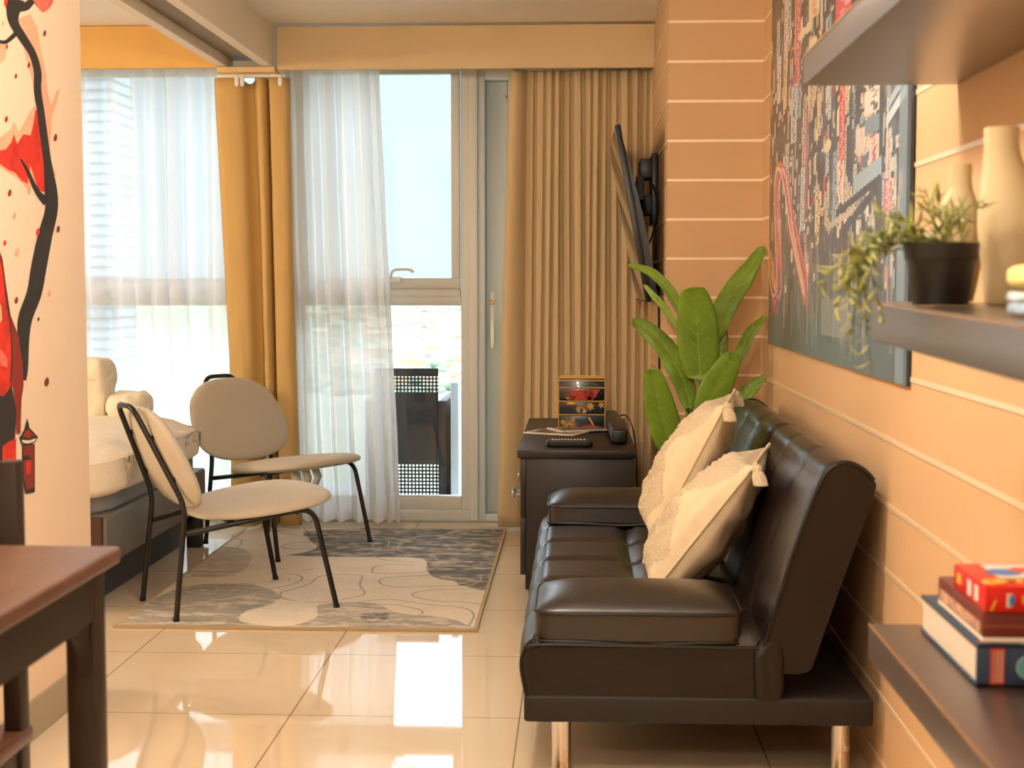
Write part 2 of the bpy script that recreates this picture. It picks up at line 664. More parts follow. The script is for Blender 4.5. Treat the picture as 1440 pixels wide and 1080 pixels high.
# ------------------------------------------------------------------ curtains
def curtain(name, m, xt0, xt1, xb0, xb1, y, zt, zb, folds, amp, label, cat, group=None, seed=0, jit=.4, nz=60, nx=None, hem=0,
            pinch=0., wob=.0, thick=0):
    rnd = random.Random(seed)
    nx = nx or folds * 14
    # irregular fold phase
    knots = [0.0]
    for _ in range(folds):
        knots.append(knots[-1] + 1 + rnd.uniform(-jit, jit))
    knots = [k / knots[-1] for k in knots]
    amps = [rnd.uniform(1 - jit, 1 + jit * .6) for _ in range(folds + 1)]

    def ph(u):
        for i in range(folds):
            if u <= knots[i + 1] or i == folds - 1:
                t = (u - knots[i]) / (knots[i + 1] - knots[i])
                return i + t, amps[i] * (1 - t) + amps[i + 1] * t
    rows = []
    for j in range(nz + 1):
        v = j / nz
        z = zt + (zb - zt) * v
        a = xt0 + (xb0 - xt0) * v
        b = xt1 + (xb1 - xt1) * v
        row = []
        for i in range(nx + 1):
            u = i / nx
            p, am = ph(u)
            A = amp * am * (pinch + (1 - pinch) * min(1, .25 + v * 2.2))
            c = 2 * PI * p
            n1 = fbm((u * 3.1 + seed * 7.3, v * 1.3, seed)) * wob
            x = a + (b - a) * u + math.sin(2 * c) * amp * am * .07 + n1 * .25
            yy = y + math.sin(c) * A + n1 * .6 * v + math.sin(c * .5 + seed + v * 1.5) * amp * .25
            row.append((x, yy, z + (math.sin(c) * .004 if j == nz else 0)))
        rows.append(row)
    o = MB().grid(rows).build(name, m, angle=180)
    if thick:
        md = o.modifiers.new('thick', 'SOLIDIFY')
        md.thickness = thick
    tag(o, label, cat, group)
    return o


curtain('sheer_curtain', M_sheer, -1.335, -.908, -1.30, -.818, 6.49, 2.10, .022, 7, .038,
        'white sheer curtain half drawn across the balcony window', 'curtain', seed=3, pinch=.45, wob=.04, nz=70, jit=.55)
curtain('sheer_curtain', M_sheer2, -3.4, -1.60, -3.4, -1.585, 6.48, 2.12, .03, 17, .036,
        'white sheer curtain drawn across the bedroom window behind the bed', 'curtain', seed=5, pinch=.5, wob=.04, nz=60, jit=.55)
def bunched():
    pf = cr([Vector(p) for p in [(0, .0, 0), (.02, -.03, 0), (.10, -.052, 0), (.26, -.056, 0), (.38, -.04, 0), (.44, .012, 0), (.50, .03, 0), (.55, .0, 0), (.575, -.035, 0),
                                 (.64, -.045, 0), (.685, -.02, 0), (.70, .05, 0), (.715, .055, 0), (.73, -.012, 0), (.77, -.04, 0), (.90, -.048, 0), (.985, -.035, 0), (1, .01, 0)]], 7)
    rows = []
    nz = 40
    for j in range(nz + 1):
        v = j / nz
        a = -1.640 + .05 * min(1, v * 1.5)
        b_ = -1.298 + .028 * v
        row = []
        for p in pf:
            w = .018 * math.sin(v * 3.1 + p.x * 4) * v
            cr_ = .006 * fbm((p.x * 6, v * 9, 2)) * (.3 + v)
            sag = -.02 * math.exp(-((p.x - .46) / .06) ** 2) * math.exp(-v * 22)
            row.append((a + (b_ - a) * p.x + w * .4, 6.385 + p.y * (.75 + .35 * v) + w * .5 + cr_, 2.042 + (.02 - 2.042) * v + sag))
        rows.append(row)
    o = MB().grid(rows).build('blackout_curtain', M_must, angle=180)
    md = o.modifiers.new('thick', 'SOLIDIFY')
    md.thickness = .002
    tag(o, 'bunched mustard curtain hanging between bedroom and living room', 'curtain')


bunched()


def pleated():
    # regular round s-folds with a wide flat leading edge on the left
    rows = []
    nz = 30
    edge = [(-.315, 0), (-.312, -.02), (-.285, -.036), (-.25, -.032), (-.226, .0)]
    prof = cr([Vector((x, y, 0)) for x, y in edge], 6)
    x = -.226
    rnd = random.Random(4)
    while x < .325:
        wv = .042 + rnd.uniform(-.006, .006)
        A = .034 + rnd.uniform(-.008, .008)
        for k in range(1, 13):
            t = k / 12
            prof.append(Vector((x + wv * t - .010 * math.sin(4 * PI * t), (-A * math.sin(PI * t) ** .7) + .012, 0)))
        x += wv
    for j in range(nz + 1):
        v = j / nz
        row = []
        for p in prof:
            xx = p.x - .045 * v * max(0, min(1, (-.1 - p.x) / .2)) + .006 * math.sin(p.x * 31 + v * 2.2)
            row.append((xx, 6.445 + p.y * (1 + .2 * math.sin(p.x * 40 + v * 2)) - .01 * v, 2.078 + (.012 - 2.078) * v))
        rows.append(row)
    o = MB().grid(rows).build('blackout_curtain', M_must2, angle=180)
    md = o.modifiers.new('thick', 'SOLIDIFY')
    md.thickness = .002
    tag(o, 'tan curtain in even pleats covering the balcony door, beside the TV', 'curtain')


pleated()
# partition curtain rail with white gliders
t = thing('curtain_rail', 'white curtain rail under the beam end, over the mustard curtain', 'curtain rail', (-1.46, 6.35, 2.045))
MB().box(-1.62, -1.31, 6.345, 6.372, 2.044, 2.057, .002).build('rail', M_white, t)
for x in (-1.525, -1.50, -1.33):
    MB().sq((x, 6.33, 2.025), (.010, .004, .024), 2.5, 4).build('glider', M_white, t)
MB().tube([(-1.345, 6.35, 2.075), (-1.33, 6.35, 2.072), (-1.318, 6.35, 2.066)], .008).build('end_stop', M_white, t)


# ------------------------------------------------------------------ rug
def inside(poly, X, Y):
    r = np.zeros(X.shape, bool)
    n = len(poly)
    for i in range(n):
        x1, y1 = poly[i]
        x2, y2 = poly[(i + 1) % n]
        c = ((y1 > Y) != (y2 > Y)) & (X < (x2 - x1) * (Y - y1) / (y2 - y1 + 1e-12) + x1)
        r ^= c
    return r


def vnoise(X, Y, seed):
    g = np.random.RandomState(seed).rand(64, 64)
    xi = np.floor(X).astype(int)
    yi = np.floor(Y).astype(int)
    fx = X - xi
    fy = Y - yi
    fx = fx * fx * (3 - 2 * fx)
    fy = fy * fy * (3 - 2 * fy)
    a = g[yi % 64, xi % 64]
    b = g[yi % 64, (xi + 1) % 64]
    c = g[(yi + 1) % 64, xi % 64]
    d = g[(yi + 1) % 64, (xi + 1) % 64]
    return (a * (1 - fx) + b * fx) * (1 - fy) + (c * (1 - fx) + d * fx) * fy


def fb(X, Y, seed, o=4):
    s = 0
    a = .5
    for k in range(o):
        s = s + a * vnoise(X * 2 ** k, Y * 2 ** k, seed + k)
        a *= .5
    return s


def rug():
    x0, x1, y0, y1 = -1.515, -.322, 4.488, 6.372
    nu, nv = 330, 520
    X, Y = np.meshgrid(np.linspace(x0, x1, nu), np.linspace(y0, y1, nv))

    def pl(pts, n=6):
        q = [P(px, py, z=.01) for px, py in pts]
        q = cr([(a.x, a.y, 0) for a in q], n, True)
        return [(a.x, a.y) for a in q]
    cream = np.array(lin('eee2ce'))
    grey = np.array(lin('8a8782'))
    dark = np.array(lin('5d5c5a'))
    wx = X + .02 * (fb(X * 8, Y * 8, 40) - .5)
    wy = Y + .02 * (fb(X * 8, Y * 8, 50) - .5)
    blobs = [
        ([(404, 780), (430, 782), (470, 783), (560, 783), (598, 787), (600, 800), (612, 812), (640, 818), (650, 823), (695, 822), (712, 745), (450, 745), (435, 757), (445, 768), (425, 777)], .85),
        ([(150, 888), (240, 830), (330, 820), (372, 826), (395, 838), (380, 850), (345, 860), (340, 874), (400, 880), (445, 868), (450, 850), (520, 848), (560, 862), (620, 868), (660, 880), (672, 892), (150, 895)], .55),
        ([(505, 866), (520, 860), (545, 862), (545, 872), (520, 876)], .85),
        ([(250, 800), (300, 770), (350, 775), (345, 800), (300, 812)], .28),
        ([(240, 760), (300, 744), (345, 746), (300, 765)], .35),
    ]
    # streaky worn pile
    st = fb(X * 7 + fb(X * 5, Y * 5, 14) * 3, Y * 48 + fb(X * 6, Y * 6, 15) * 6, 3) * .6 + fb(X * 22, Y * 22, 9) * .4
    st2 = fb(X * 30, Y * 90, 21)
    k = np.zeros(X.shape)
    for pts, a in blobs:
        m = inside(pl(pts), wx, wy)
        k = np.maximum(k, np.where(m, a, 0))
    wear = np.clip((st + .6 * (st2 - .5) - .42) * 5, 0, 1)
    base = k * (.45 + .75 * (1 - wear))
    base = np.clip(base + .10 * np.clip((fb(X * 5, Y * 9, 77) - .5) * 5, 0, 1) * (1 - wear), 0, 1)
    C = cream[None, None] * (1 - base[..., None]) + (grey * .5 + dark * .5)[None, None] * base[..., None]
    # contour lines of a height map
    hgt = fb(X * 2.2 + 3, Y * 2.2 + 1, 101, 2) * 13
    gx = np.gradient(hgt, axis=1)
    gy = np.gradient(hgt, axis=0)
    gl = np.sqrt(gx ** 2 + gy ** 2) + 1e-6
    d = np.abs(hgt - np.round(hgt)) / gl
    line = np.clip(1.25 - d, 0, 1) * (fb(X * 2.5, Y * 2.5, 61, 2) > .26)
    lc = np.where((k > .4)[..., None], np.array(lin('d8cdb8')), np.array(lin('5b554c')))
    C = C * (1 - .75 * line[..., None]) + lc * (.75 * line[..., None])
    bd = (X < x0 + .012) | (X > x1 - .012) | (Y < y0 + .014) | (Y > y1 - .012)
    C[bd] = np.array(lin('c0a880'))
    root = thing('area_rug', 'cream and grey contour-line rug under the two lounge chairs', 'rug', ((x0 + x1) / 2, (y0 + y1) / 2, 0))
    m = mat('rug_pile', 'ffffff', .95, attr='Col', bump=(300, .5, .003), var=(150, .10))
    attr_sheet('pile', [m], (x0, y0, .009), (x1 - x0, 0, 0), (0, y1 - y0, 0), C.astype(np.float32), root)
    MB().box(x0, x1, y0, y1, .0005, .0086, .003).build('edge_binding', mat('rug_binding', 'b79d74', .9), root)


rug()


# ------------------------------------------------------------------ lounge chairs
def pad_mb(outline, T, M, nr=14, na=64, dish=0.0, back=.6):
    b = bmesh.new()
    prof = []
    for i in range(nr + 1):
        t = PI / 2 * i / nr
        prof.append((math.sin(t) ** .55, math.cos(t) ** .8 * T))
    for i in range(nr - 1, -1, -1):
        t = PI / 2 * i / nr
        prof.append((math.sin(t) ** .55, -math.cos(t) ** .8 * T * back))
    rows = []
    for (r, z) in prof:
        row = []
        for k in range(na):
            a = 2 * PI * k / na
            x, y = outline(a)
            row.append((x * r, y * r, z - dish * (1 - r * r)))
        rows.append(row)
    mb = MB().grid(rows, closed_v=True)
    bmesh.ops.remove_doubles(mb.bm, verts=mb.bm.verts, dist=1e-5)
    mb.bm.transform(M)
    return mb


def sup(a, ax, ay, k):
    c, s_ = math.cos(a), math.sin(a)
    d = (abs(c) ** k + abs(s_) ** k) ** (1 / k)
    return ax * c / d, ay * s_ / d


def seat_out(a):
    x, y = sup(a, .243, .262, 2.6)
    return x, y * (1 + .12 * x / .243)


def back_out(a):
    x, y = sup(a, .262, .188, 2.7)   # x lateral, y up
    return x * (1 - .10 * (y / .188)), y


def fillet(pts, r, n=5):
    pts = [Vector(p) for p in pts]
    out = [pts[0]]
    for i in range(1, len(pts) - 1):
        a, b, c = pts[i - 1], pts[i], pts[i + 1]
        d1 = (a - b)
        d2 = (c - b)
        rr = min(r, d1.length * .49, d2.length * .49)
        p = b + d1.normalized() * rr
        q = b + d2.normalized() * rr
        for k in range(n + 1):
            t = k / n
            out.append(p * (1 - t) ** 2 + b * 2 * t * (1 - t) + q * t * t)
    out.append(pts[-1])
    return out


def make_lounge(label, loc, ang):
    t = thing('lounge_chair', label, 'chair', loc, ang, 'pair of greige lounge chairs on the rug')
    loop = fillet([(-.268, .18, .005), (-.228, .172, .375), (-.372, .085, .708), (-.372, -.085, .708), (-.228, -.172, .375), (-.268, -.18, .005)], .05, 6)
    MB().tube(loop, .0095, 12).build('back_frame', M_blackmetal, t, world=False)
    for s in (1, -1):
        leg = fillet([(.268, s * .273, .005), (.195, s * .25, .352), (-.232, s * .168, .285)], .06, 7)
        MB().tube(leg, .0095, 12).build('front_leg', M_blackmetal, t, world=False)
        for q in ((-.268, .18), (.268, .273)):
            MB().lathe([(0, 0), (.011, 0), (.0115, .012), (0, .013)], (q[0], s * q[1], 0), 14).build('foot_cap', M_blackplastic, t, world=False)
    MB().tube([(-.06, .205, .309), (-.06, -.205, .309)], .008, 8).tube([(.14, .24, .337), (.14, -.24, .337)], .008, 8).build('cross_bar', M_blackmetal, t, world=False)
    M = Matrix.Translation((.083, 0, .350)) @ Matrix.Rotation(-math.atan2(.055, .5), 4, 'Y')
    pad_mb(seat_out, .036, M, dish=.004, back=.55).build('seat', M_pad, t, world=False, angle=180)
    # back pad: local x -> lateral, y -> up along the lean, z -> forward
    lean = math.atan2(.372 - .228, .708 - .375)
    up = Vector((-math.sin(lean), 0, math.cos(lean)))
    fw = Vector((math.cos(lean), 0, math.sin(lean)))
    c = Vector((-.283, 0, .515)) + fw * .034
    M = Matrix(((0, up.x, fw.x, c.x), (1, up.y, fw.y, c.y), (0, up.z, fw.z, c.z), (0, 0, 0, 1)))
    pad_mb(back_out, .030, M, dish=.010, back=.72).build('backrest', M_pad, t, world=False, angle=180)
    for z, x in ((.46, -.259), (.60, -.318)):
        for sg in (1, -1):
            y = .15 if z < .5 else .115
            MB().lathe([(0, -.014), (.007, -.014), (.007, .014), (0, .014)], (x, sg * y, z), 10).build('bolt', M_blackmetal, t, world=False)
    return t


make_lounge('greige lounge chair nearer the camera, seen from its side with black tube frame', (-1.204, 4.853, .0095), R(34.5))
ch = make_lounge('greige lounge chair farther back, in front of the mustard curtain, care tags under seat', (-1.27, 5.945, .0095), R(-34))
for y, k in ((-.15, 0), (-.085, 1), (-.03, 2)):
    rows = []
    for (x, z, dy) in ((.215, .352, 0), (.226, .31, .002 + .004 * k), (.216, .272, .012 - .007 * k)):
        rows.append([(x, y + dy, z), (x + .003, y + dy + .042, z + .001)])
    o = MB().grid(rows).build('care_tag', mat('white_label_cloth', 'e8e4da', .8), ch, world=False)
    o.modifiers.new('thick', 'SOLIDIFY').thickness = .0006


# ------------------------------------------------------------------ sofa
SY0, SY1 = 3.10, 4.80


def sweep(profile, y0, y1, ny, fn=None, cap=True):
    rows = []
    for j in range(ny + 1):
        y = y0 + (y1 - y0) * j / ny
        row = []
        for i, p in enumerate(profile):
            v = Vector((p[0], y, p[2]))
            if fn:
                v = fn(v, i / len(profile), j / ny)
            row.append(v)
        rows.append(row)
    mb = MB().grid(rows, closed_v=True, cap=cap)
    mb.bm.normal_update()
    for f in mb.bm.faces:
        if len(f.verts) > 4:
            f.material_index = 1
    return mb


sofa = thing('sofa_bed', 'dark brown leather sofa bed with chrome legs along the striped wall', 'sofa', (.25, 3.95, 0))
MB().box(-.118, .655, SY0 - .005, SY1 + .005, .145, .206, .008, 3).build('base_frame', M_sofabase, sofa)
for x, y in ((-.035, SY0 + .09), (.60, SY0 + .09), (-.035, SY1 - .09), (.60, SY1 - .09)):
    MB().lathe([(0, 0), (.024, 0), (.025, .004), (.022, .012), (.022, .146), (0, .146)], (x, y, 0), 24).build('leg', M_chrome, sofa)


def tuft(u, v):
    """0 at seams, 1 in the middle of a cell"""
    a = min(1, abs(math.sin(PI * u)) * 2.6) ** .6
    b = min(1, abs(math.sin(PI * v)) * 2.6) ** .6
    return a * b * (.62 + .38 * abs(math.sin(PI * u) * math.sin(PI * v)) ** .5)


# seat: block with quilted top
prof = [Vector(p) for p in [(-.112, 0, .206)]] + cr([(-.118, 0, .225), (-.124, 0, .27), (-.116, 0, .318), (-.09, 0, .34)], 5)
nx = 60
for i in range(1, nx + 1):
    prof.append(Vector((-.09 + .52 * i / nx, 0, .342)))
prof += [Vector((.43, 0, .206))]


def seat_fn(v, a, b):
    if v.z > .335:
        u = (v.x + .12) / .272
        w = (v.y - SY0) / .2833
        endf = min(1, (v.y - SY0) / .02, (SY1 - v.y) / .02)
        dr = max(0, 1 - min(v.y - SY0, SY1 - v.y) / .05)
        v = v + Vector((0, 0, .024 * tuft(u, w) * endf - .011 - .016 * dr))
    elif v.x < -.1:
        w = (v.y - SY0) / .2833
        v = v + Vector((-.008 * abs(math.sin(PI * w)) ** .4, 0, 0))
    return v


sweep(prof, SY0, SY1, 144, seat_fn).build('seat_cushion', [M_leather, M_leather2], sofa, angle=50)
pp = cr([(-.113, SY0, .208), (-.124, SY0, .27), (-.116, SY0, .305), (-.088, SY0, .320), (.1, SY0, .320), (.41, SY0, .318)], 6)
MB().tube(pp, .0045, 8).build('piping', M_leather2, sofa)
# backrest: leaning slab with rounded top
bp = [(.398, 0, .262), (.405, 0, .30), (.432, 0, .39), (.468, 0, .51), (.505, 0, .62), (.533, 0, .692), (.556, 0, .722), (.588, 0, .732), (.622, 0, .718),
      (.646, 0, .694), (.649, 0, .668), (.615, 0, .565), (.572, 0, .44), (.53, 0, .31), (.515, 0, .272), (.49, 0, .262), (.44, 0, .262)]
bprof = cr(bp, 5, True)


def back_fn(v, a, b):
    n = a * len(bp)
    if 0 < n < 8.5:
        s_ = n / 2.45
        w = (v.y - SY0) / .2833
        endf = min(1, (v.y - SY0) / .02, (SY1 - v.y) / .02)
        k = (.010 * tuft(s_, w) * endf - .020 * math.exp(-((v.y - 3.95) / .022) ** 2)) * min(1, (8.5 - n)) - .002
        v = v + Vector((-.93, 0, .36)) * k
    return v


sweep(bprof, SY0, SY1, 144, back_fn).build('backrest', [M_leather, M_leather2], sofa, angle=50)
pp = cr([(p[0], SY0 - .001, p[2]) for p in bp[:10]], 6)
MB().tube(pp, .005, 8).build('piping', M_leather2, sofa)
pp = cr([(p[0], SY1 + .001, p[2]) for p in bp[:10]], 6)
MB().tube(pp, .005, 8).build('piping', M_leather2, sofa)


def hinge(v):
    n = noise.noise(v * 38)
    return v + Vector((n * .006, n * .004, n * .004))


MB().sq((.424, SY0 + .012, .262), (.036, .024, .075), 3, 9, fn=hinge).build('hinge_cover', M_leather2, sofa)


def arm(y0, y1, zb, zt, name='armrest'):
    xc, hx = .137, .232
    yc, hy = (y0 + y1) / 2, (y1 - y0) / 2
    zc = (zb + zt) / 2

    def fn(v):
        # crowned top, gentle sag of the side panels
        u = (v.x - xc) / hx
        w = (v.y - yc) / hy
        if v.z > zc:
            v = v + Vector((0, 0, .034 * (1 - min(1, abs(w)) ** 2.2) * (1 - abs(u) ** 6)))
        n = noise.noise(v * 17)
        return v + Vector((0, 0, .002 * n))
    o = MB().sq((xc, yc, zc), (hx, hy, (zt - zb) / 2), 11, 16, fn=fn).build(name, M_leather, sofa, angle=180)
    for zz in (zt - .008, zb + .006):
        ring = []
        for k in range(64):
            a = 2 * PI * k / 64
            x, y = sup(a, hx * 1.0, hy * 1.0, 12)
            ring.append((xc + x, yc + y, zz + (.003 * math.sin(5 * a) if zz < zc else 0)))
        MB().tube(ring, .0045, 8, closed=True).build('piping', M_leather2, o, world=True)
    return o


arm(SY0 + .004, SY0 + .31, .318, .398)
arm(SY1 - .29, SY1 - .01, .345, .415)


# ------------------------------------------------------------------ throw pillows
def pillow(label, c, size, T, lean, yaw, tass):
    """front = -n side up-left; local u along the depth, v up the lean"""
    rt = thing('throw_pillow', label, 'pillow', c, 0, 'cream tufted pillows on the sofa')
    v = Vector((math.cos(lean), 0, math.sin(lean)))
    u = Vector((0, 1, 0))
    rot = Matrix.Rotation(yaw, 3, 'Z')
    v = rot @ v
    u = rot @ u
    n = u.cross(v)
    if n.x > 0:
        n = -n
    H = size / 2
    N = 72

    def shape(a, b):
        # pinched sides, pointed corners
        s1 = 1 - .10 * (1 - abs(b) ** 2.2) * abs(a) ** 2
        s2 = 1 - .10 * (1 - abs(a) ** 2.2) * abs(b) ** 2
        return H * a * s1, H * b * s2
    front = []
    back = []
    for i in range(N + 1):
        fr, bk = [], []
        for j in range(N + 1):
            a = -1 + 2 * i / N
            b = -1 + 2 * j / N
            x, y = shape(a, b)
            t = T * ((1 - a * a) * (1 - b * b)) ** .38 * (1 - .28 * b)
            w = noise.noise(Vector((a * 3 + c[1] * 5, b * 3, c[0] * 9))) * .010
            ed = min(1, ((1 - abs(a)) * (1 - abs(b))) * 9) * max(0, min(1, (a + .75) * 6))
            # raised tufted swirls on the front
            q = a * 1.3 + .35 * math.sin(b * 3.2 + 1) + .2 * b
            rid = (.5 + .5 * math.sin(q * 10 + 2.6 * noise.noise(Vector((a * 2.2, b * 2.2, c[1]))))) ** .7 + .35 * noise.noise(Vector((a * 26, b * 26, c[1])))
            sag = -.02 * max(0, -b) * (1 - a * a)
            fr.append(u * x + v * (y + sag) + n * (t + (rid * .019 + w) * ed))
            fold = .007 * math.sin(b * 9 + a * 3 + 2 * noise.noise(Vector((a * 2, b * 2, 3)))) * min(1, (1 - abs(a)) * 5) * (1 - abs(b))
            bk.append(u * x + v * (y + sag) - n * (t * .9 + w * ed + fold))
        front.append(fr)
        back.append(bk)
    f = MB().grid(front)
    lim = -.74 * H
    for fc in f.bm.faces:
        if fc.calc_center_median().dot(u) < lim + .035 * math.sin(fc.calc_center_median().dot(v) * 22 + 1):
            fc.material_index = 1
    f.build('tufted_cover', [M_tuft, M_cushion], rt, world=False, angle=180)
    MB().grid(back).build('back_cover', M_cushion, rt, world=False, angle=180)
    loop = []
    for k in range(4 * 20):
        sd, t = divmod(k, 20)
        t = -1 + 2 * t / 20
        a, b = [(t, -1), (1, t), (-t, 1), (-1, -t)][sd]
        x, y = shape(a, b)
        loop.append(u * x + v * y)
    MB().tube(loop, .004, 6, closed=True).build('seam', M_cushion, rt, world=False)
    for (a, b) in tass:
        x, y = shape(a, b)
        p = u * x + v * y
        out = (u * a + v * b).normalized()
        q = p + out * .012
        dn = (Vector((0, 0, -1)) + out * .5).normalized()
        mb = MB().tube([p, q, q + dn * .010], .005, 8)
        mb.sq(q + dn * .016, (.013, .013, .012), 2.4, 4)
        for k in range(16):
            an = 2 * PI * k / 16
            sdv = Vector((math.cos(an), math.sin(an), 0)) * .009
            mb.tube([q + dn * .018 + sdv * .7, q + dn * .035 + sdv * 1.5, q + dn * .058 + sdv * 1.7], [.004, .0042, .0032], 5)
        mb.build('tassel', M_tuft, rt, world=False)
    return rt


pillow('cream tufted pillow in front, nearer the camera, tassel hanging on the backrest', (.352, 3.68, .515), .41, .088, R(53), R(-12), [(-1, 1), (1, 1), (1, -1)])
pillow('cream tufted pillow behind the nearer one, toward the leafy plant', (.342, 4.12, .60), .43, .084, R(63), R(-9), [(-1, 1), (1, 1), (-1, -1), (1, -1)])


# ------------------------------------------------------------------ console, things on it
CX0, CX1, CY0, CY1, CT = -.187, .200, 5.04, 6.23, .53
con = thing('console_cabinet', 'black-brown console cabinet under the TV, beyond the sofa', 'cabinet', (0, 5.63, 0))
mb = MB().box(CX0, CX1, CY0 + .006, CY1 - .006, .02, CT - .028, .003).box(CX0 + .02, CX1, CY0 + .02, CY1 - .02, 0, .02)
mb.build('body', M_console, con)
MB().box(CX0 - .028, CX1 + .008, CY0 - .012, CY1 + .01, CT - .03, CT, .003).build('top', M_console, con)
ym = (CY0 + CY1) / 2
for (a, b) in ((CY0 + .004, ym - .003), (ym + .003, CY1 - .004)):
    d = MB().box(CX0 - .018, CX0 + .002, a, b, .285, CT - .034, .002).build('drawer', M_console, con)
    yc = a + (.35 if a < ym - .1 else .27)
    MB().box(CX0 - .064, CX0 - .052, yc - .06, yc + .06, .308, .336, .003).box(CX0 - .053, CX0 - .017, yc - .05, yc - .042, .318, .328).box(CX0 - .053, CX0 - .017, yc + .042, yc + .05, .318, .328).build('handle', mat('brushed_steel', 'b4b2ae', .35, metal=.9), d)
    MB().box(CX0 - .018, CX0 + .002, a, b, .075, .281, .002).build('door', M_console, con)

# jewellery chest
jx0, jx1, jy, jz = -.079, .112, 5.75, CT + .001
jb = thing('jewellery_chest', 'small black lacquer chest of three drawers with floral and fan decoration, on the console', 'chest', (.016, 5.81, jz))
M_lacq = mat('black_lacquer', '17161a', .25, coat=.3)
M_gline = mat('gold_line', 'c79b4c', .4, metal=.3)
M_red = mat('lacquer_red', 'b23622', .35)
M_ivory = mat('lacquer_ivory', 'eadfc4', .45)
mb = MB().box(jx0, jx1, jy, jy + .12, jz, jz + .205, .003)
mb.build('body', M_lacq, jb)
mb = MB()
for z in (.058, .113, .168, .197):
    mb.box(jx0 - .001, jx1 + .001, jy - .004, jy + .002, jz + z, jz + z + .004)
mb.box(jx0 - .001, jx0 + .003, jy - .003, jy + .001, jz, jz + .205).box(jx1 - .003, jx1 + .001, jy - .003, jy + .001, jz, jz + .205)
mb.build('gold_edging', M_gline, jb)
MB().tube([(jx0 + .004, jy + .01, jz + .2095), (jx1 - .004, jy + .01, jz + .2095), (jx1 - .004, jy + .11, jz + .2095), (jx0 + .004, jy + .11, jz + .2095)], .004, 8, closed=True).build('gallery_rail', M_gline, jb)


def dec(polys):
    mb = MB()
    for mi, pts in polys:
        mb.face([(jx0 + x, jy - .0075, jz + z) for x, z in pts], mi)
    return mb


def flower(cx, cz, r, mi, n=5):
    out = []
    for k in range(n):
        a = 2 * PI * k / n + .3
        out.append((mi, [(cx, cz), (cx + r * .5 * math.cos(a - .4), cz + r * .5 * math.sin(a - .4)), (cx + r * math.cos(a), cz + r * math.sin(a)), (cx + r * .5 * math.cos(a + .4), cz + r * .5 * math.sin(a + .4))]))
    return out


def strokes(cx, cz, r, a0, a1, n, wd, mi):
    out = []
    for k in range(n):
        a = a0 + (a1 - a0) * k / (n - 1)
        dx, dz = math.cos(a), math.sin(a)
        out.append((mi, [(cx - dz * wd, cz + dx * wd), (cx + dx * r, cz + dz * r), (cx + dz * wd, cz - dx * wd)]))
    return out


DM = [M_lacq, M_red, M_gline, M_ivory, mat('lacquer_tealblack', '1d2a30', .3)]
rows = [
    (.004, .056, strokes(.045, .008, .05, .3, 2.9, 12, .0022, 2) + flower(.02, .03, .014, 2, 7) + flower(.06, .04, .012, 2, 6) + [(1, [(.095, .006), (.155, .006), (.165, .014), (.13, .02), (.1, .016)]), (2, [(.12, .05), (.128, .05), (.15, .012), (.143, .012)])] + flower(.13, .012, .006, 3)),
    (.062, .111, flower(.085, .082, .018, 2, 7) + flower(.13, .094, .02, 2, 7) + flower(.105, .075, .012, 3, 5) + flower(.175, .1, .016, 2, 6) + strokes(.09, .07, .045, .2, 1.6, 7, .0018, 2)),
    (.117, .166, [(1, [(.055, .119), (.085, .16), (.17, .164), (.14, .121)]), (1, [(.03, .14), (.06, .16), (.09, .163), (.06, .12)])] + strokes(.125, .119, .045, .5, 2.4, 11, .0015, 2) + flower(.135, .15, .013, 3) + flower(.11, .155, .009, 3) + strokes(.045, .12, .04, .6, 2.6, 8, .0018, 2)),
]
for (z0, z1, polys) in rows:
    d = MB().box(jx0 + .006, jx1 - .006, jy - .006, jy + .01, jz + z0, jz + z1, .002).build('drawer', DM[4] if z0 < .1 else M_lacq, jb)
    dec(polys).build('painted_decoration', DM, d, smooth=False)
    if z0 == .062:
        MB().box(jx0 + .035, jx0 + .075, jy - .012, jy - .006, jz + .098, jz + .111, .001).build('pull_tab', M_gold, d)

# magazines
for k, (cx, cy, a, lab, cc) in enumerate([(-.085, 5.60, R(-24), 'white-bordered magazine lying on the console, lower of two', 'e7e0d2'),
                                      (.005, 5.68, R(24), 'magazine with dark picture cover lying across the other one', 'd9d2c6')]):
    mg = thing('magazine', lab, 'magazine', (cx, cy, CT + .001 + .0052 * k), a, 'magazines on the console')
    MB().box(-.11, .11, -.075, .075, 0, .005, .001).build('pages', mat('magazine_paper%d' % k, cc, .6), mg, world=False)
    g = np.random.RandomState(5 + k)
    cols = np.zeros((24, 34, 3), np.float32)
    XX, YY = np.meshgrid(np.linspace(0, 1, 34), np.linspace(0, 1, 24))
    v = fb(XX * 6, YY * 5, 30 + k)
    cols[:] = np.array(lin('5a4038')) * (.5 + v[..., None] * 1.6)
    cols[v > .56] = lin('d8c2a4')
    cols[v < .36] = lin('28211f')
    attr_sheet('cover', [mat('magazine_cover', 'ffffff', .35, attr='Col')], (-.095, -.06, .0053), (.19, 0, 0), (0, .12, 0), cols, mg, world=False)

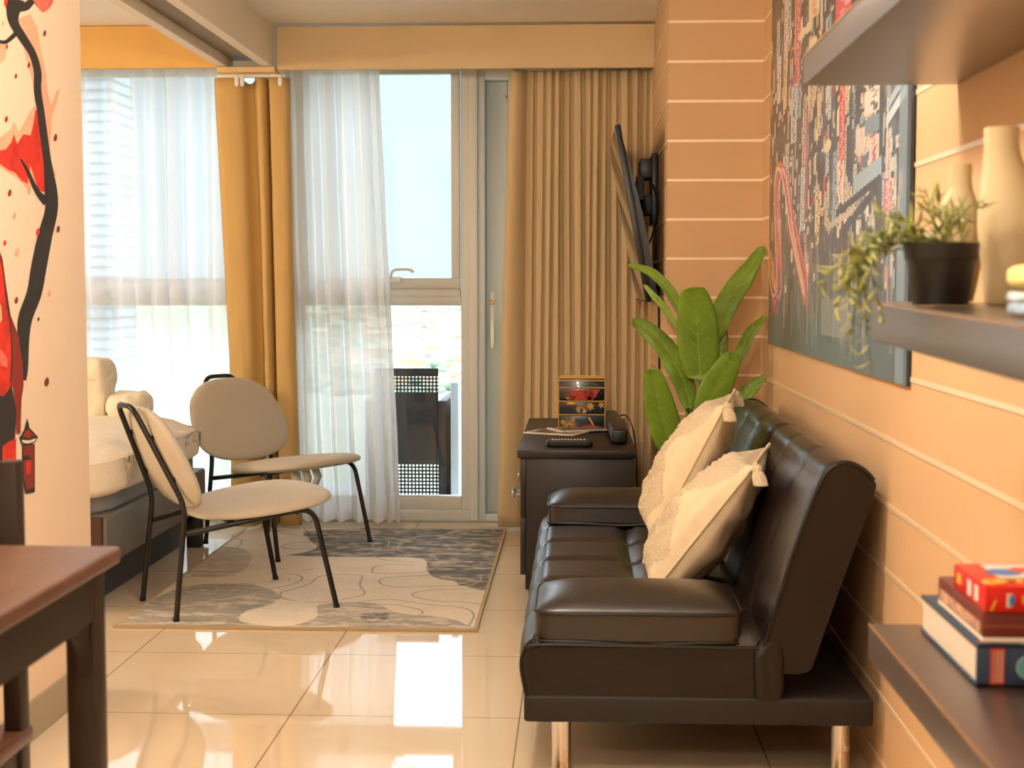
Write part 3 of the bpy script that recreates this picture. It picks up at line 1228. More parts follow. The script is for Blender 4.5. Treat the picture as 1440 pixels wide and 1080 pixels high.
# remote controls and soundbar
rm = thing('remote_control', 'black remote control with pale buttons at the near edge of the console', 'remote control', (-.03, 5.135, CT + .001), R(3))
MB().sq((0, 0, .012), (.085, .024, .012), 7, 10).build('body', M_blackplastic, rm, world=False)
mb = MB()
for i in range(11):
    for j in range(3):
        mb.sq((-.06 + i * .0115, -.011 + j * .011, .0245), (.0042, .0036, .0026), 3, 2)
mb.build('buttons', mat('remote_buttons', 'b9ab9a', .5), rm, world=False)
sb = thing('soundbar', 'long black soundbar lying along the right side of the console', 'speaker', (.147, 5.6, CT + .001), R(1.2))
MB().box(-.029, .029, -.40, .40, .004, .056, .008, 3).build('body', M_blackplastic, sb, world=False)
MB().box(-.0295, -.0275, -.37, .37, .012, .048, .001).build('grille', mat('speaker_grille', '3b3733', .6), sb, world=False)
for y in (-.3, .3):
    MB().box(-.02, .02, y - .03, y + .03, 0, .006).build('rubber_foot', M_blackplastic, sb, world=False)

# ------------------------------------------------------------------ TV on its wall arm
tv = thing('television', 'flat TV tilted down on a wall arm against the column', 'television', (.33, 5.905, 1.39))
A = math.atan2(.26 - .137, 1.725 - 1.05)
up = Vector((-math.sin(A), 0, math.cos(A)))
bk = Vector((math.cos(A), 0, math.sin(A)))
Mtv = Matrix(((bk.x, 0, up.x, .1985), (0, 1, 0, 5.905), (bk.z, 0, up.z, 1.3875), (0, 0, 0, 1)))
MB().box(0, .022, -.455, .455, -.343, .343, .003, M=Mtv).build('panel', M_blackplastic, tv)
MB().box(-.0012, .0008, -.447, .447, -.333, .336, 0, M=Mtv).build('screen', mat('tv_screen', '07080a', .06, spec=.8), tv, smooth=False)
b = bmesh.new()
bm_pts = [(.022, .30), (.034, .20), (.046, .05), (.054, -.12), (.050, -.33), (.022, -.335)]
mb = MB()
mb.prism([(x, -.40, z) for x, z in bm_pts], (0, .80, 0))
mb.bm.transform(Mtv)
mb.build('rear_housing', M_blackplastic, tv, angle=25)
b.free()
mb = MB().box(.303, .3265, 5.90, 6.14, 1.37, 1.66, .003)
mt = mb.build('wall_plate', M_blackmetal, tv)
mb = MB()
for z in (1.45, 1.60):
    mb.box(.255, .31, 5.93, 5.96, z - .04, z + .04, .003).box(.255, .31, 6.08, 6.11, z - .04, z + .04, .003)
mb.box(.245, .275, 5.85, 6.19, 1.42, 1.47, .004).box(.235, .27, 5.85, 5.88, 1.30, 1.56, .003).box(.235, .27, 6.16, 6.19, 1.30, 1.56, .003)
mb.build('tilt_arm', M_blackmetal, tv)
mb = MB().tube(cr([(.27, 5.80, 1.25), (.30, 5.7, 1.33), (.315, 5.66, 1.42), (.30, 5.75, 1.52)], 6), .004, 6)
mb.build('cable', M_blackplastic, tv)
pc = MB().tube(cr([(.322, 5.72, 1.12), (.324, 5.70, .98), (.322, 5.62, .82), (.318, 5.52, .70), (.322, 5.50, .60), (.318, 5.55, .48), (.30, 5.50, .36), (.322, 5.44, .30)], 8), .0045, 8).build('power_cord', M_blackplastic)
tag(pc, 'black power cord hanging down the column below the TV', 'cord')
hk = MB().tube(cr([(.328, 6.46, 2.12), (.318, 6.46, 2.118), (.312, 6.46, 2.10), (.318, 6.46, 2.09)], 5), .004, 8)
hk.box(.322, .33, 6.45, 6.47, 2.10, 2.15, .002)
tag(hk.build('wall_hook', M_blackmetal), 'tiny dark hook high on the column by the pelmet', 'hook')
sc_ = MB().tube(cr([(.175, 6.0, CT + .03), (.2, 5.9, CT + .045), (.215, 5.5, CT + .03), (.222, 5.35, CT - .06), (.225, 5.33, .3)], 8), .003, 6).build('speaker_cord', M_blackplastic)
tag(sc_, 'thin black cord running from the soundbar over the console edge', 'cord')


# ------------------------------------------------------------------ plant in the corner
plant = thing('artificial_plant', 'tall plant with broad green leaves standing in the corner behind the sofa', 'plant', (.43, 5.03, 0))
MB().lathe([(0, 0), (.095, 0), (.10, .01), (.125, .24), (.13, .25), (.118, .25), (.112, .22), (0, .22)], (.43, 5.03, 0), 32).build('pot', M_pot, plant)


def leaf(pts, w, y, dy, roll, wav=.0, sharp=1.0, bow=.0):
    """pts: pixels base..tip, w: half width m, y: depth of base, dy: depth change to tip"""
    n = len(pts)
    ctrl = [P(px, py, y=y + dy * (i / (n - 1)) + bow * math.sin(PI * i / (n - 1))) for i, (px, py) in enumerate(pts)]
    sp = cr(ctrl, 24 // (n - 1))
    N = len(sp) - 1
    rows = []
    mid = []
    veins = MB()
    for i, p in enumerate(sp):
        t = i / N
        d = (sp[min(i + 1, N)] - sp[max(i - 1, 0)]).normalized()
        view = (p - EYE).normalized()
        side = d.cross(view)
        if side.length < 1e-4:
            side = Vector((1, 0, 0))
        side.normalize()
        nrm = side.cross(d).normalized()
        s2 = side * math.cos(roll) + nrm * math.sin(roll)
        n2 = s2.cross(d).normalized()
        if n2.dot(view) > 0:
            n2 = -n2
        ww = w * (math.sin(PI * min(1, (t * .93 + .035)) ** .85) ** (.62 * sharp) if 0 < t < 1 else .05)
        row = []
        for j in range(-5, 6):
            q = j / 5
            wv = wav * math.sin(t * 19 + q * 2) * abs(q) ** 2
            row.append(p + s2 * q * ww + n2 * (-.22 * ww * (1 - abs(q)) + .30 * ww * (1 - q * q) * 0 + wv - .25 * ww * q * q))
        rows.append(row)
        mid.append(rows[-1][5] + n2 * .0012)
        if i % 3 == 2 and i < N - 2 and w > .02:
            for sg in (-1, 1):
                off = min(2, N - i)
                veins_p = [(rows[-1][5], s2, n2, ww, d)]
                a = p + n2 * (-.22 * ww + .0025)
                bpt = p + s2 * sg * .55 * ww + d * .55 * ww + n2 * (-.22 * ww * .45 - .25 * ww * .3 + .0035)
                veins.tube([a, (a + bpt) / 2 + n2 * .0015, bpt], [.0013, .0011, .0007], 5)
    o = MB().grid(rows).build('leaf', M_leaf, plant, angle=180)
    md = o.modifiers.new('thick', 'SOLIDIFY')
    md.thickness = .0012
    veins.tube(mid, [.0022 * (1 - .7 * i / N) for i in range(N + 1)], 6)
    veins.build('midrib', M_leafback, o)
    # stalk down to the pot
    c = Vector((.43, 5.03, .22))
    b0 = sp[0]
    MB().tube(cr([b0, b0 * .5 + c * .5 + Vector((0, 0, .06)), c + (b0 - c) * .1], 6), [.005 + .0003 * k for k in range(13)], 8).build('stalk', M_stem, plant)


leaf([(985, 535), (982, 490), (979, 445), (973, 404)], .073, 4.95, -.06, R(6), .0, .62)
leaf([(1003, 482), (1018, 432), (1043, 392), (1074, 347)], .045, 5.08, .08, R(22), .004, 1.0)
leaf([(958, 445), (945, 415), (918, 385), (883, 372)], .020, 5.05, .12, R(20), .002, 1.0)
leaf([(953, 462), (935, 435), (918, 415), (905, 400)], .014, 5.0, .1, R(20), .001, 1.0)
leaf([(972, 575), (960, 530), (930, 480), (889, 449)], .040, 4.98, .02, R(-18), .004, .8)
leaf([(952, 650), (938, 610), (926, 565), (916, 518)], .056, 4.92, -.05, R(8), .002, .72)
leaf([(990, 605), (1000, 565), (1015, 530), (1035, 497)], .056, 4.93, -.04, R(-6), .002, .8)
leaf([(1030, 525), (1042, 492), (1056, 465), (1077, 444)], .024, 5.1, .02, R(30), .003, 1.0)
leaf([(1035, 572), (1045, 558), (1058, 543), (1077, 529)], .028, 4.95, .03, R(20), .003, 1.0)
leaf([(1006, 520), (1011, 495), (1013, 470), (1008, 452)], .030, 5.15, .04, R(30), .002, .9)

# ------------------------------------------------------------------ wall shelves
SX = .405


def shelf(name, label, y0, y1, z0, z1, rot=0):
    t = thing(name, label, 'shelf', (XR, y1, z1), 0)
    o = MB().box(SX, XR, y0, y1, z0, z1, .0025).build('board', M_shelf, t)
    MB().box(SX - .0012, SX + .002, y0, y1 - .001, z1 - .003, z1 + .0003).build('edge_strip', mat('shelf_edge_strip', '8a6a4a', .3), o)
    t.rotation_euler = (rot, 0, 0)
    return t


shelf('wall_shelf', 'dark espresso floating shelf at the top right, above the picture corner', .2, 2.61, 1.478, 1.532)
shelf('wall_shelf', 'dark espresso floating shelf holding the vases and trailing plant', .2, 1.975, 1.043, 1.096, R(1.1))
shelf('wall_shelf', 'dark espresso floating shelf holding the stacked games and book, lowest of three', .2, 1.96, .602, .650)


def shz(y):
    return 1.0965 - (1.975 - y) * math.tan(R(1.1)) + .0008


# ------------------------------------------------------------------ things on the middle shelf
px_, py_ = .447, 1.775
pz = shz(py_) + .001
pp_ = thing('potted_trailing_plant', 'small black pot of trailing thin-leaved greenery on the middle shelf', 'plant', (px_, py_, pz))
MB().lathe([(0, 0), (.032, 0), (.034, .002), (.041, .055), (.0435, .056), (.046, .076), (.0435, .077), (.041, .070), (0, .068)], (px_, py_, pz), 40).build('pot', M_pot, pp_)
MB().lathe([(0, .0), (.041, 0), (0, .004)], (px_, py_, pz + .069), 24, cap=False).build('soil', mat('dark_soil', '3a2a1c', .9), pp_)
fol = MB()
rnd = random.Random(11)


def sprig(pts, nleaf, ll, r=.0011):
    sp = cr(pts, 8)
    fol.tube(sp, [r * (1 - .5 * i / len(sp)) for i in range(len(sp))], 5, mi=1)
    N = len(sp)
    for k in range(nleaf):
        i = int((.12 + .88 * (k + .5) / nleaf) * (N - 2))
        p = sp[i]
        d = (sp[i + 1] - sp[i]).normalized()
        a = rnd.uniform(0, 2 * PI)
        o = d.orthogonal().normalized()
        o = Matrix.Rotation(a, 3, d) @ o
        dr = (d * rnd.uniform(.3, .9) + o * rnd.uniform(.6, 1.0)).normalized()
        L_ = ll * rnd.uniform(.7, 1.25)
        up_ = Vector((0, 0, 1))
        bend = up_ * rnd.uniform(.1, .45) * L_
        q = [p, p + dr * L_ * .5 - bend * .1, p + dr * L_ + bend * .5]
        q = cr(q, 3)
        sd = dr.cross(Vector((0, 0, 1)))
        if sd.length < .01:
            sd = Vector((1, 0, 0))
        sd.normalize()
        wv = [.35, .8, 1, .95, .75, .4, .06]
        rws = []
        for i2, b_ in enumerate(q):
            w_ = .0027 * wv[i2]
            rws.append([b_ - sd * w_, b_ + up_ * w_ * .5, b_ + sd * w_, b_ - up_ * w_ * .5])
        fol.grid(rws, closed_v=True)


def PX(px, py, d):
    return P(px, py, y=d)


top = pz + .072


def st0():
    return Vector((px_ + rnd.uniform(-.028, .028), py_ + rnd.uniform(-.028, .028), top))


# upright sprigs
for (tx, ty, dd) in [(1300, 262, 1.78), (1318, 275, 1.80), (1385, 280, 1.79), (1345, 290, 1.76), (1250, 305, 1.76), (1230, 298, 1.80), (1335, 300, 1.82), (1290, 285, 1.74), (1362, 298, 1.81), (1275, 310, 1.75)]:
    a = st0()
    b_ = PX(tx, ty, dd)
    sprig([a, a * .5 + b_ * .5 + Vector((0, 0, .008)), b_], 11, .026)
# trailing sprigs over the shelf end and front
for (mx, my, tx, ty, dd) in [(1240, 330, 1192, 500, 1.80), (1225, 345, 1226, 525, 1.79), (1215, 352, 1150, 408, 1.80), (1205, 372, 1200, 470, 1.78), (1232, 345, 1243, 455, 1.78),
                             (1215, 360, 1175, 440, 1.79), (1220, 350, 1210, 430, 1.81), (1236, 340, 1218, 470, 1.80), (1226, 345, 1185, 400, 1.80), (1230, 350, 1206, 405, 1.79), (1225, 340, 1195, 360, 1.79)]:
    a = st0()
    m1 = PX(mx + 30, my - 18, dd)
    m2 = PX(mx - 8, my + 12, dd - .02)
    b_ = PX(tx, ty, dd - .02)
    m3 = m2 * .5 + b_ * .5 + Vector((-.004, 0, .006))
    sprig([a, m1, m2, m3, b_], 19, .024)
fol.build('foliage', [M_succ, M_stem], pp_, angle=180)

# vases
vx, vy = .553, 1.86
vz = shz(vy) + .001
prof = [(0, 0), (.026, 0), (.029, .003), (.0355, .05), (.0405, .09), (.0385, .125), (.031, .158), (.0235, .185), (.0215, .205), (.0222, .224), (.0202, .2245), (.019, .20), (0, .19)]
off = [.002, .002, .002, .003, .003, .001, -.004, -.009, -.011, -.011, -.011, -.011, -.011]
pf = cr([(r, o_, z) for (r, z), o_ in zip(prof[1:10], off[1:10])], 5)
v1 = MB().lathe([(0, 0)] + [(p.x, p.z) for p in pf] + prof[10:], (vx, vy, vz), 40, off=[.002] + [p.y for p in pf] + off[10:]).build('vase', M_vase, angle=60)
tag(v1, 'tall matte cream curved vase on the middle shelf', 'vase')
vx, vy = .508, 1.925
vz = shz(vy) + .001
prof = [(.020, 0), (.026, .03), (.031, .07), (.030, .10), (.024, .128), (.0165, .148), (.0148, .162), (.0152, .182)]
pf = cr([(r, 0, z) for r, z in prof], 5)
v2 = MB().lathe([(0, 0)] + [(p.x, p.z) for p in pf] + [(.0132, .182), (.012, .15), (0, .14)], (vx, vy, vz), 36).build('vase', M_vase, angle=60)
tag(v2, 'shorter cream vase partly behind the trailing plant', 'vase')

# folded cloths
yb = 1.42
z0 = shz(1.50) + .001


def foldfn(v):
    n = noise.noise(v * 60)
    return v + Vector((0, 0, .001 * n))


blu = thing('folded_cloth', 'blue and white patterned folded cloth under the yellow one on the middle shelf', 'cloth', (.52, yb, z0))
ctmp = mat('blue_patterned_cloth', 'dfe2dc', .9, var=(30, .04))
MB().sq((.525, yb, z0 + .0065), (.085, .075, .0065), 9, 8, fn=foldfn).build('lower_fold', mat('blue_batik_cloth', '9db4c6', .9, var=(45, .5)), blu)
MB().sq((.525, yb, z0 + .0185), (.086, .076, .0052), 9, 8, fn=foldfn).build('upper_fold', mat('pale_batik_cloth', 'c9d8dc', .9, var=(55, .35)), blu)
yel = MB().sq((.523, yb, z0 + .0255 + .0135), (.089, .076, .0135), 4.5, 10, fn=foldfn).build('folded_cloth', mat('yellow_cloth', 'f2dc8c', .9, bump=(400, .3, .001)))
tag(yel, 'yellow folded cloth on top of the blue patterned one', 'cloth')

# ------------------------------------------------------------------ games and book on the lower shelf
sz = .6512
bk_ = thing('hardback_book', 'thick navy book with cream page edges at the bottom of the shelf stack', 'book', (.56, 1.78, sz))
M_navy = mat('navy_cover', '2c3d55', .4)
x0, x1, y0, y1 = .466, .668, 1.648, 1.92
MB().box(x0, x1, y0, y1, sz, sz + .004, .001).box(x0, x1, y0, y1, sz + .045, sz + .049, .001).box(x0, x1, y0, y0 + .004, sz, sz + .049, .001).build('cover', M_navy, bk_)
MB().box(x0 + .003, x1 - .003, y0 + .004, y1 - .003, sz + .004, sz + .045).build('pages', mat('cream_pages', 'e3d6c0', .8, var=(120, .12), stretch=(1, 1, 14)), bk_)
mb = MB().box(.4815, .498, y0 - .0008, y0 + .001, sz + .003, sz + .046)
mb.build('red_label', mat('red_spine_label', 'b5412f', .5), bk_)
mb = MB()
for i in range(3):
    for j in range(8):
        hh_ = .002 + .0016 * ((i * 7 + j * 3) % 3)
        mb.box(.4835 + i * .0048, .4835 + i * .0048 + .0034, y0 - .0012, y0, sz + .006 + j * .0048, sz + .006 + j * .0048 + min(.0038, hh_))
mb.build('lettering', mat('pale_spine_lettering', 'd9a58f', .5), bk_)
b = MB().lathe([(0, 0), (.0125, 0), (.0125, .001), (0, .001)], n=32)
b.bm.transform(Matrix.Translation((.5255, y0 - .0002, sz + .0235)) @ Matrix.Rotation(PI / 2, 4, 'X'))
b.build('teal_roundel', mat('teal_roundel', '5ea7a4', .5), bk_)
b = MB().lathe([(.0125, 0), (.014, 0), (.014, .0014), (.0125, .0014)], n=32, cap=False)
b.lathe([(0, .001), (.005, .001), (.005, .0016), (0, .0016)], n=6)
b.bm.transform(Matrix.Translation((.5255, y0 - .0002, sz + .0235)) @ Matrix.Rotation(PI / 2, 4, 'X'))
b.build('roundel_ring', mat('pale_teal_ring', 'a9c9c0', .5), bk_)
mb = MB()
rr_ = random.Random(3)
for k in range(26):
    cx, cy = rr_.uniform(.474, .655), rr_.uniform(y0 + .006, y0 + .02)
    s_ = rr_.uniform(.004, .010)
    mb.face([(cx + s_ * math.cos(a) * 1.3, cy + s_ * .5 * math.sin(a), sz + .0492 + k * .00002) for a in [i * PI / 4 for i in range(8)]], k % 4)
mb.build('cover_picture', [mat('print_green', '8fb83c', .5), mat('print_cream', 'eee6d0', .5), mat('print_red', 'c23a2a', .5), mat('print_yellow', 'e2b23a', .5)], bk_, smooth=False)

z1 = sz + .0505
bx = thing('game_box', 'maroon game box between the navy book and the red box', 'box', (.56, 1.76, z1))
M_maroon = mat('maroon_carton', '6d2a1f', .35)
x0, x1, y0, y1 = .474, .66, 1.655, 1.86
MB().box(x0, x1, y0, y1, z1, z1 + .006, .001).build('tray', mat('cream_carton', 'eadcc6', .6), bx)
MB().box(x0, x1, y0, y1, z1 + .006, z1 + .036, .0015).build('lid', M_maroon, bx)
mb = MB().box(x0 - .0006, x0 + .001, y0 + .012, y1 - .01, z1 + .009, z1 + .022)
mb.build('picture_band', mat('carton_picture', 'c79a7c', .45, var=(60, .5)), bx)
MB().box(x0, x1, y0 - .0007, y0 + .001, z1 + .019, z1 + .0205).build('seam_line', mat('carton_line', '9c5a48', .5), bx)

z2 = z1 + .037
rb = thing('game_box', 'small bright red box with yellow lettering on top of the shelf stack', 'box', (.55, 1.72, z2))
M_redc = mat('bright_red_carton', 'd51f17', .3)
x0, x1, y0, y1 = .475, .64, 1.652, 1.79
MB().box(x0, x1, y0, y1, z2, z2 + .030, .001).build('carton', M_redc, rb)
mb = MB()
mb.face([(x0 + .03, y0 + .05, z2 + .0304), (x1, y0 + .05, z2 + .0304), (x1, y1 - .006, z2 + .0304), (x0 + .03, y1 - .006, z2 + .0304)], 0)
for k, (cx, cy, s_, mi) in enumerate([(.52, 1.735, .022, 1), (.548, 1.748, .018, 2), (.575, 1.735, .02, 3), (.605, 1.745, .02, 4), (.56, 1.72, .014, 2)]):
    mb.face([(cx + s_ * math.cos(a), cy + s_ * .9 * math.sin(a), z2 + .0307 + k * .0001) for a in [i * PI / 8 for i in range(16)]], mi)
mb.build('top_picture', [mat('print_white', 'e9e2d2', .5), mat('print_blue', '4f7fb8', .5), mat('print_orange', 'e2572a', .5), mat('print_tan', 'c8a66a', .5), mat('print_dark', '4a3a34', .5)], rb, smooth=False)
mb = MB()
yl = y0 + .016
for pts in ([(.492, -.002), (.482, .002), (.482, .012), (.496, .016), (.51, .008), (.498, .0), (.490, .004)], [(.506, .002), (.514, .014), (.522, .016), (.524, .004)], [(.53, .004), (.54, .016), (.546, .004), (.556, .016)], [(.565, .0), (.575, .016), (.588, .012), (.585, .002)], [(.6, .004), (.612, .016), (.622, .004)]):
    mb.tube(cr([(a, yl + b_, z2 + .0305) for a, b_ in pts], 5), .0026, 6)
mb.build('yellow_lettering', mat('print_yellow', 'f2c21c', .5), rb)
mb = MB()
for (a, b_, c_, d_, mi) in [(.5, .506, .006, .022, 0), (.503, .509, .008, .02, 1), (.522, .531, .008, .022, 0), (.518, .522, .01, .02, 2), (.55, .56, .006, .014, 0)]:
    MB().box(a, b_, y0 - .0008 - .0003 * mi, y0, z2 + c_, z2 + d_, 0).build('front_print', [MATS['print_white'], MATS['print_blue'], MATS['print_yellow']][mi], rb, smooth=False)
MB().prism([(.481, y0 - .0006, z2 + .002), (.484, y0 - .0006, z2 + .002), (.489, y0 - .0006, z2 + .014), (.487, y0 - .0006, z2 + .015)], (0, .0006, 0)).build('front_print', MATS['print_yellow'], rb, smooth=False)
for yy in (1.68, 1.71):
    MB().box(x0 - .0007, x0, yy, yy + .014, z2 + .006, z2 + .024).build('side_print', MATS['print_white'], rb, smooth=False)
MB().box(x0 - .0007, x0, 1.755, 1.772, z2 + .01, z2 + .022).build('side_print', MATS['print_yellow'], rb, smooth=False)


# ------------------------------------------------------------------ framed city picture on the right wall
def picture():
    y0, y1, z0, z1 = 2.915, 5.03, .912, 2.17
    nu, nv = 420, 330
    Yv, Zv = np.meshgrid(np.linspace(y1, y0, nu), np.linspace(z0, z1, nv))
    u = (y1 - Yv) / (y1 - y0)          # 0 far (left in photo) .. 1 near (right)
    v = (Zv - z0) / (z1 - z0)
    g = np.random.RandomState(12)
    C = np.zeros((nv, nu, 3))
    C[:] = np.array(lin('1c222a'))
    C *= (.7 + .7 * fb(u * 10, v * 7, 5)[..., None])
    # wet street at the bottom
    wet = np.clip((.30 - v) / .30, 0, 1)[..., None]
    C = C * (1 - wet) + np.array(lin('4d5a62')) * wet * (.55 + .8 * fb(u * 26, v * 3, 8)[..., None])

    def rect(a, b, c, d, col, al=1.0):
        i0, i1 = int(round(a * nu)), max(int(round(a * nu)) + 1, int(round(b * nu)))
        j0, j1 = int(round(c * nv)), max(int(round(c * nv)) + 1, int(round(d * nv)))
        i0, j0 = max(i0, 0), max(j0, 0)
        C[j0:j1, i0:i1] = C[j0:j1, i0:i1] * (1 - al) + np.array(lin(col)) * al

    def uv(px, py):
        p = P(px, py, x=XR - .0105)
        return (y1 - p.y) / (y1 - y0), (p.z - z0) / (z1 - z0)

    def sign(p0, p1, q0, q1, col, ink=None, n=0, al=.95):
        """a sign board; ink: rows of small strokes on it"""
        (a, _), (b, _) = uv(p0, q0), uv(p1, q0)
        m = (p0 + p1) / 2
        c, d = uv(m, q1)[1], uv(m, q0)[1]
        rect(a, b, c, d, col, al)
        if ink:
            for k in range(n):
                zz = c + (d - c) * (k + .5) / n
                for r_ in range(3):
                    aa = a + (b - a) * (.18 + .45 * g.rand())
                    rect(aa, aa + (b - a) * .3, zz + (r_ - 1) * .006, zz + (r_ - 1) * .006 + .0035, ink, .9)
    pal = ['f0e2cc', 'e4d3bc', 'f6ecdf', 'd9c6ad', 'd8404e', 'e9c3b4', 'ecd6a6', '9fc0d0', 'cfe0e6', 'e6ddd0', '5d7686', 'f6ddd0', 'c9d4d8']
    # the sky gap and facade blocks, in columns that widen toward the near end
    for k in range(90):
        px0 = 1085 + 185 * g.rand()
        wd = 4 + 14 * g.rand()
        q0 = 330 * g.rand()
        sign(px0, min(1272, px0 + wd), q0, q0 + 40 + 120 * g.rand(), ['1d242a', '27323a', '33404a', '1a1f25', '4a5862', '5e6d78'][g.randint(6)], al=.75)
    for k in range(760):                                   # shop signs and lit windows
        px0 = 1084 + 180 * g.rand()
        wd = 1.2 + 3.5 * g.rand() * (.4 + (px0 - 1084) / 180)
        q0 = -20 + 400 * g.rand() ** .9
        ht = 3 + 38 * g.rand() ** 2
        sign(px0, px0 + wd, q0, q0 + ht, pal[g.randint(len(pal))], al=.5 + .45 * g.rand())
    for k in range(46):                                    # hanging vertical signs with strokes of writing
        px0 = 1088 + 165 * g.rand()
        wd = 3.5 + 5 * g.rand()
        q0 = -20 + 300 * g.rand()
        ht = 30 + 80 * g.rand()
        col = pal[g.randint(len(pal))]
        sign(px0, px0 + wd, q0, q0 + ht, col, 'f3e6da' if col in ('d8404e', 'c23f48', '5d7686') else '2a2a30', int(ht / 9))
    # dark bodies of the crowd and cars low in the street
    for k in range(60):
        px0 = 1100 + 150 * g.rand()
        q0 = 300 + 70 * g.rand()
        sign(px0, px0 + 2 + 6 * g.rand(), q0, q0 + 20 + 40 * g.rand(), ['161a1f', '222a31', '2f3a42'][g.randint(3)], al=.75)
    # the larger boards
    sign(1237, 1246, -30, 470, '26323b', al=.92)
    sign(1246, 1279, -30, 130, '5c7180', al=.6)
    sign(1216, 1237, 124, 160, 'f1e4d6', '3a3d44', 2)
    sign(1216, 1237, 163, 187, '6f8ea0')
    sign(1222, 1236, 190, 232, 'ecd2c4', 'b5505a', 3)
    sign(1204, 1216, 180, 215, 'e6d6c8', al=.8)
    sign(1246, 1254, 185, 250, 'dccabc', '8b8f96', 6)
    sign(1243, 1254, 253, 300, 'c97580', 'f0dcd4', 4)
    sign(1181, 1189, 110, 223, 'd43a4c', 'f6ddd8', 9)
    sign(1176, 1198, -30, 34, 'd9405a', 'f6ddd8', 4)
    sign(1178, 1186, 226, 276, 'f0dccd', 'c8404c', 4)
    sign(1138, 1153, -30, 26, 'f4e0b8', 'd0503a', 6)
    sign(1120, 1127, -30, 122, 'd64a5c', 'f3e6da', 12)
    sign(1104, 1108, -30, 80, 'f2e8da', '40424a', 14)
    sign(1113, 1121, 120, 200, 'cfd6da', '34383f', 7)
    sign(1150, 1155, 130, 190, 'f0dcb4', '50403a', 7)
    sign(1196, 1206, 130, 180, '2c3640', 'a8c0cc', 5)
    sign(1134, 1137, 150, 300, 'c25a78', al=.8)
    for (cx, cy, rr) in ((1128, 48, 5), (1137, 38, 5), (1143, 62, 6), (1164, 205, 5)):
        a, c = uv(cx, cy)
        du = uv(cx + rr, cy)[0] - a
        dv = c - uv(cx, cy + rr * 1.6)[1]
        C[((u - a) / du) ** 2 + ((v - c) / dv) ** 2 < 1] = np.array(lin('f3dfb8'))
    for (p0, q0, p1, q1, wd, col) in [(1246, 172, 1276, 122, .010, 'c9dae2'), (1247, 150, 1270, 112, .008, 'a9c0cc'), (1200, 262, 1240, 232, .018, '9fb7c4'), (1176, 300, 1238, 250, .008, '1c242b'), (1180, 330, 1236, 262, .010, '222c34'), (1166, 318, 1200, 296, .007, 'c9b9a8')]:
        (a, c), (b_, d) = uv(p0, q0), uv(p1, q1)
        t = np.clip((u - a) / (b_ - a), 0, 1)
        C[(np.abs(v - (c + (d - c) * t)) < wd) & (u >= a) & (u <= b_)] = np.array(lin(col))
    sign(1268, 1280, -30, 540, '7d96a4', al=.75)
    # street lights streaking in the wet road
    for k in range(60):
        a = .05 + .9 * g.rand()
        c = .02 + .12 * g.rand()
        i0 = int(a * nu)
        wd = 1 + g.randint(4)
        C[int(c * nv):int((c + .06 + .16 * g.rand()) * nv), i0:i0 + wd] += np.array(lin(pal[g.randint(len(pal))])) * .22
    sign(1155, 1200, 420, 474, 'b9b7b2', al=.35)

    # looping light trail on the far side
    def trail(pts, wd, col):
        q = cr([(*uv(a, b), 0) for a, b in pts], 30)
        m = np.zeros((nv, nu), bool)
        for p in q:
            m |= ((u - p.x) / .7) ** 2 + (v - p.y) ** 2 < wd * wd
        C[m] = np.array(lin(col))
    loop = [(1131, 402), (1122, 360), (1112, 310), (1104, 262), (1098, 236), (1093, 236), (1090, 262), (1091, 320), (1093, 380), (1090, 404), (1085, 392), (1080, 352)]
    for (ox, oy, sx_, wd, col) in ((0, 0, 1, .010, 'f0932a'), (1.5, 4, .9, .007, 'f6b04a'), (2, -8, 1.08, .006, 'e8672a'), (4, 2, 1, .006, 'd85a86'), (7, 10, .95, .005, 'c9508a'), (5.5, 16, .9, .005, 'f0c2b8'), (0, 22, 1.0, .008, 'e05a6a'), (2, 34, 1.05, .007, 'c0384c'), (-1, 12, 1.0, .005, 'f3dcc8')):
        trail([(1093 + (a - 1093) * sx_ + ox, b_ + oy * (1 if b_ > 300 else .35)) for a, b_ in loop], wd, col)
    C = np.clip(C, 0, 1)
    root = thing('wall_picture', 'large unframed print of a neon-lit city street hung on the right wall', 'picture', (XR, (y0 + y1) / 2, z0))
    m = mat('print_surface', 'ffffff', .42, spec=.6, attr='Col', coat=1, coat_rough=.38)
    attr_sheet('print', [m], (XR - .0105, y1, z0), (0, y0 - y1, 0), (0, 0, z1 - z0), C.astype(np.float32), root)
    MB().box(XR - .0100, XR - .003, y0, y1, z0, z1, .001).build('backing_panel', mat('picture_edge', '2c3942', .4), root)


picture()


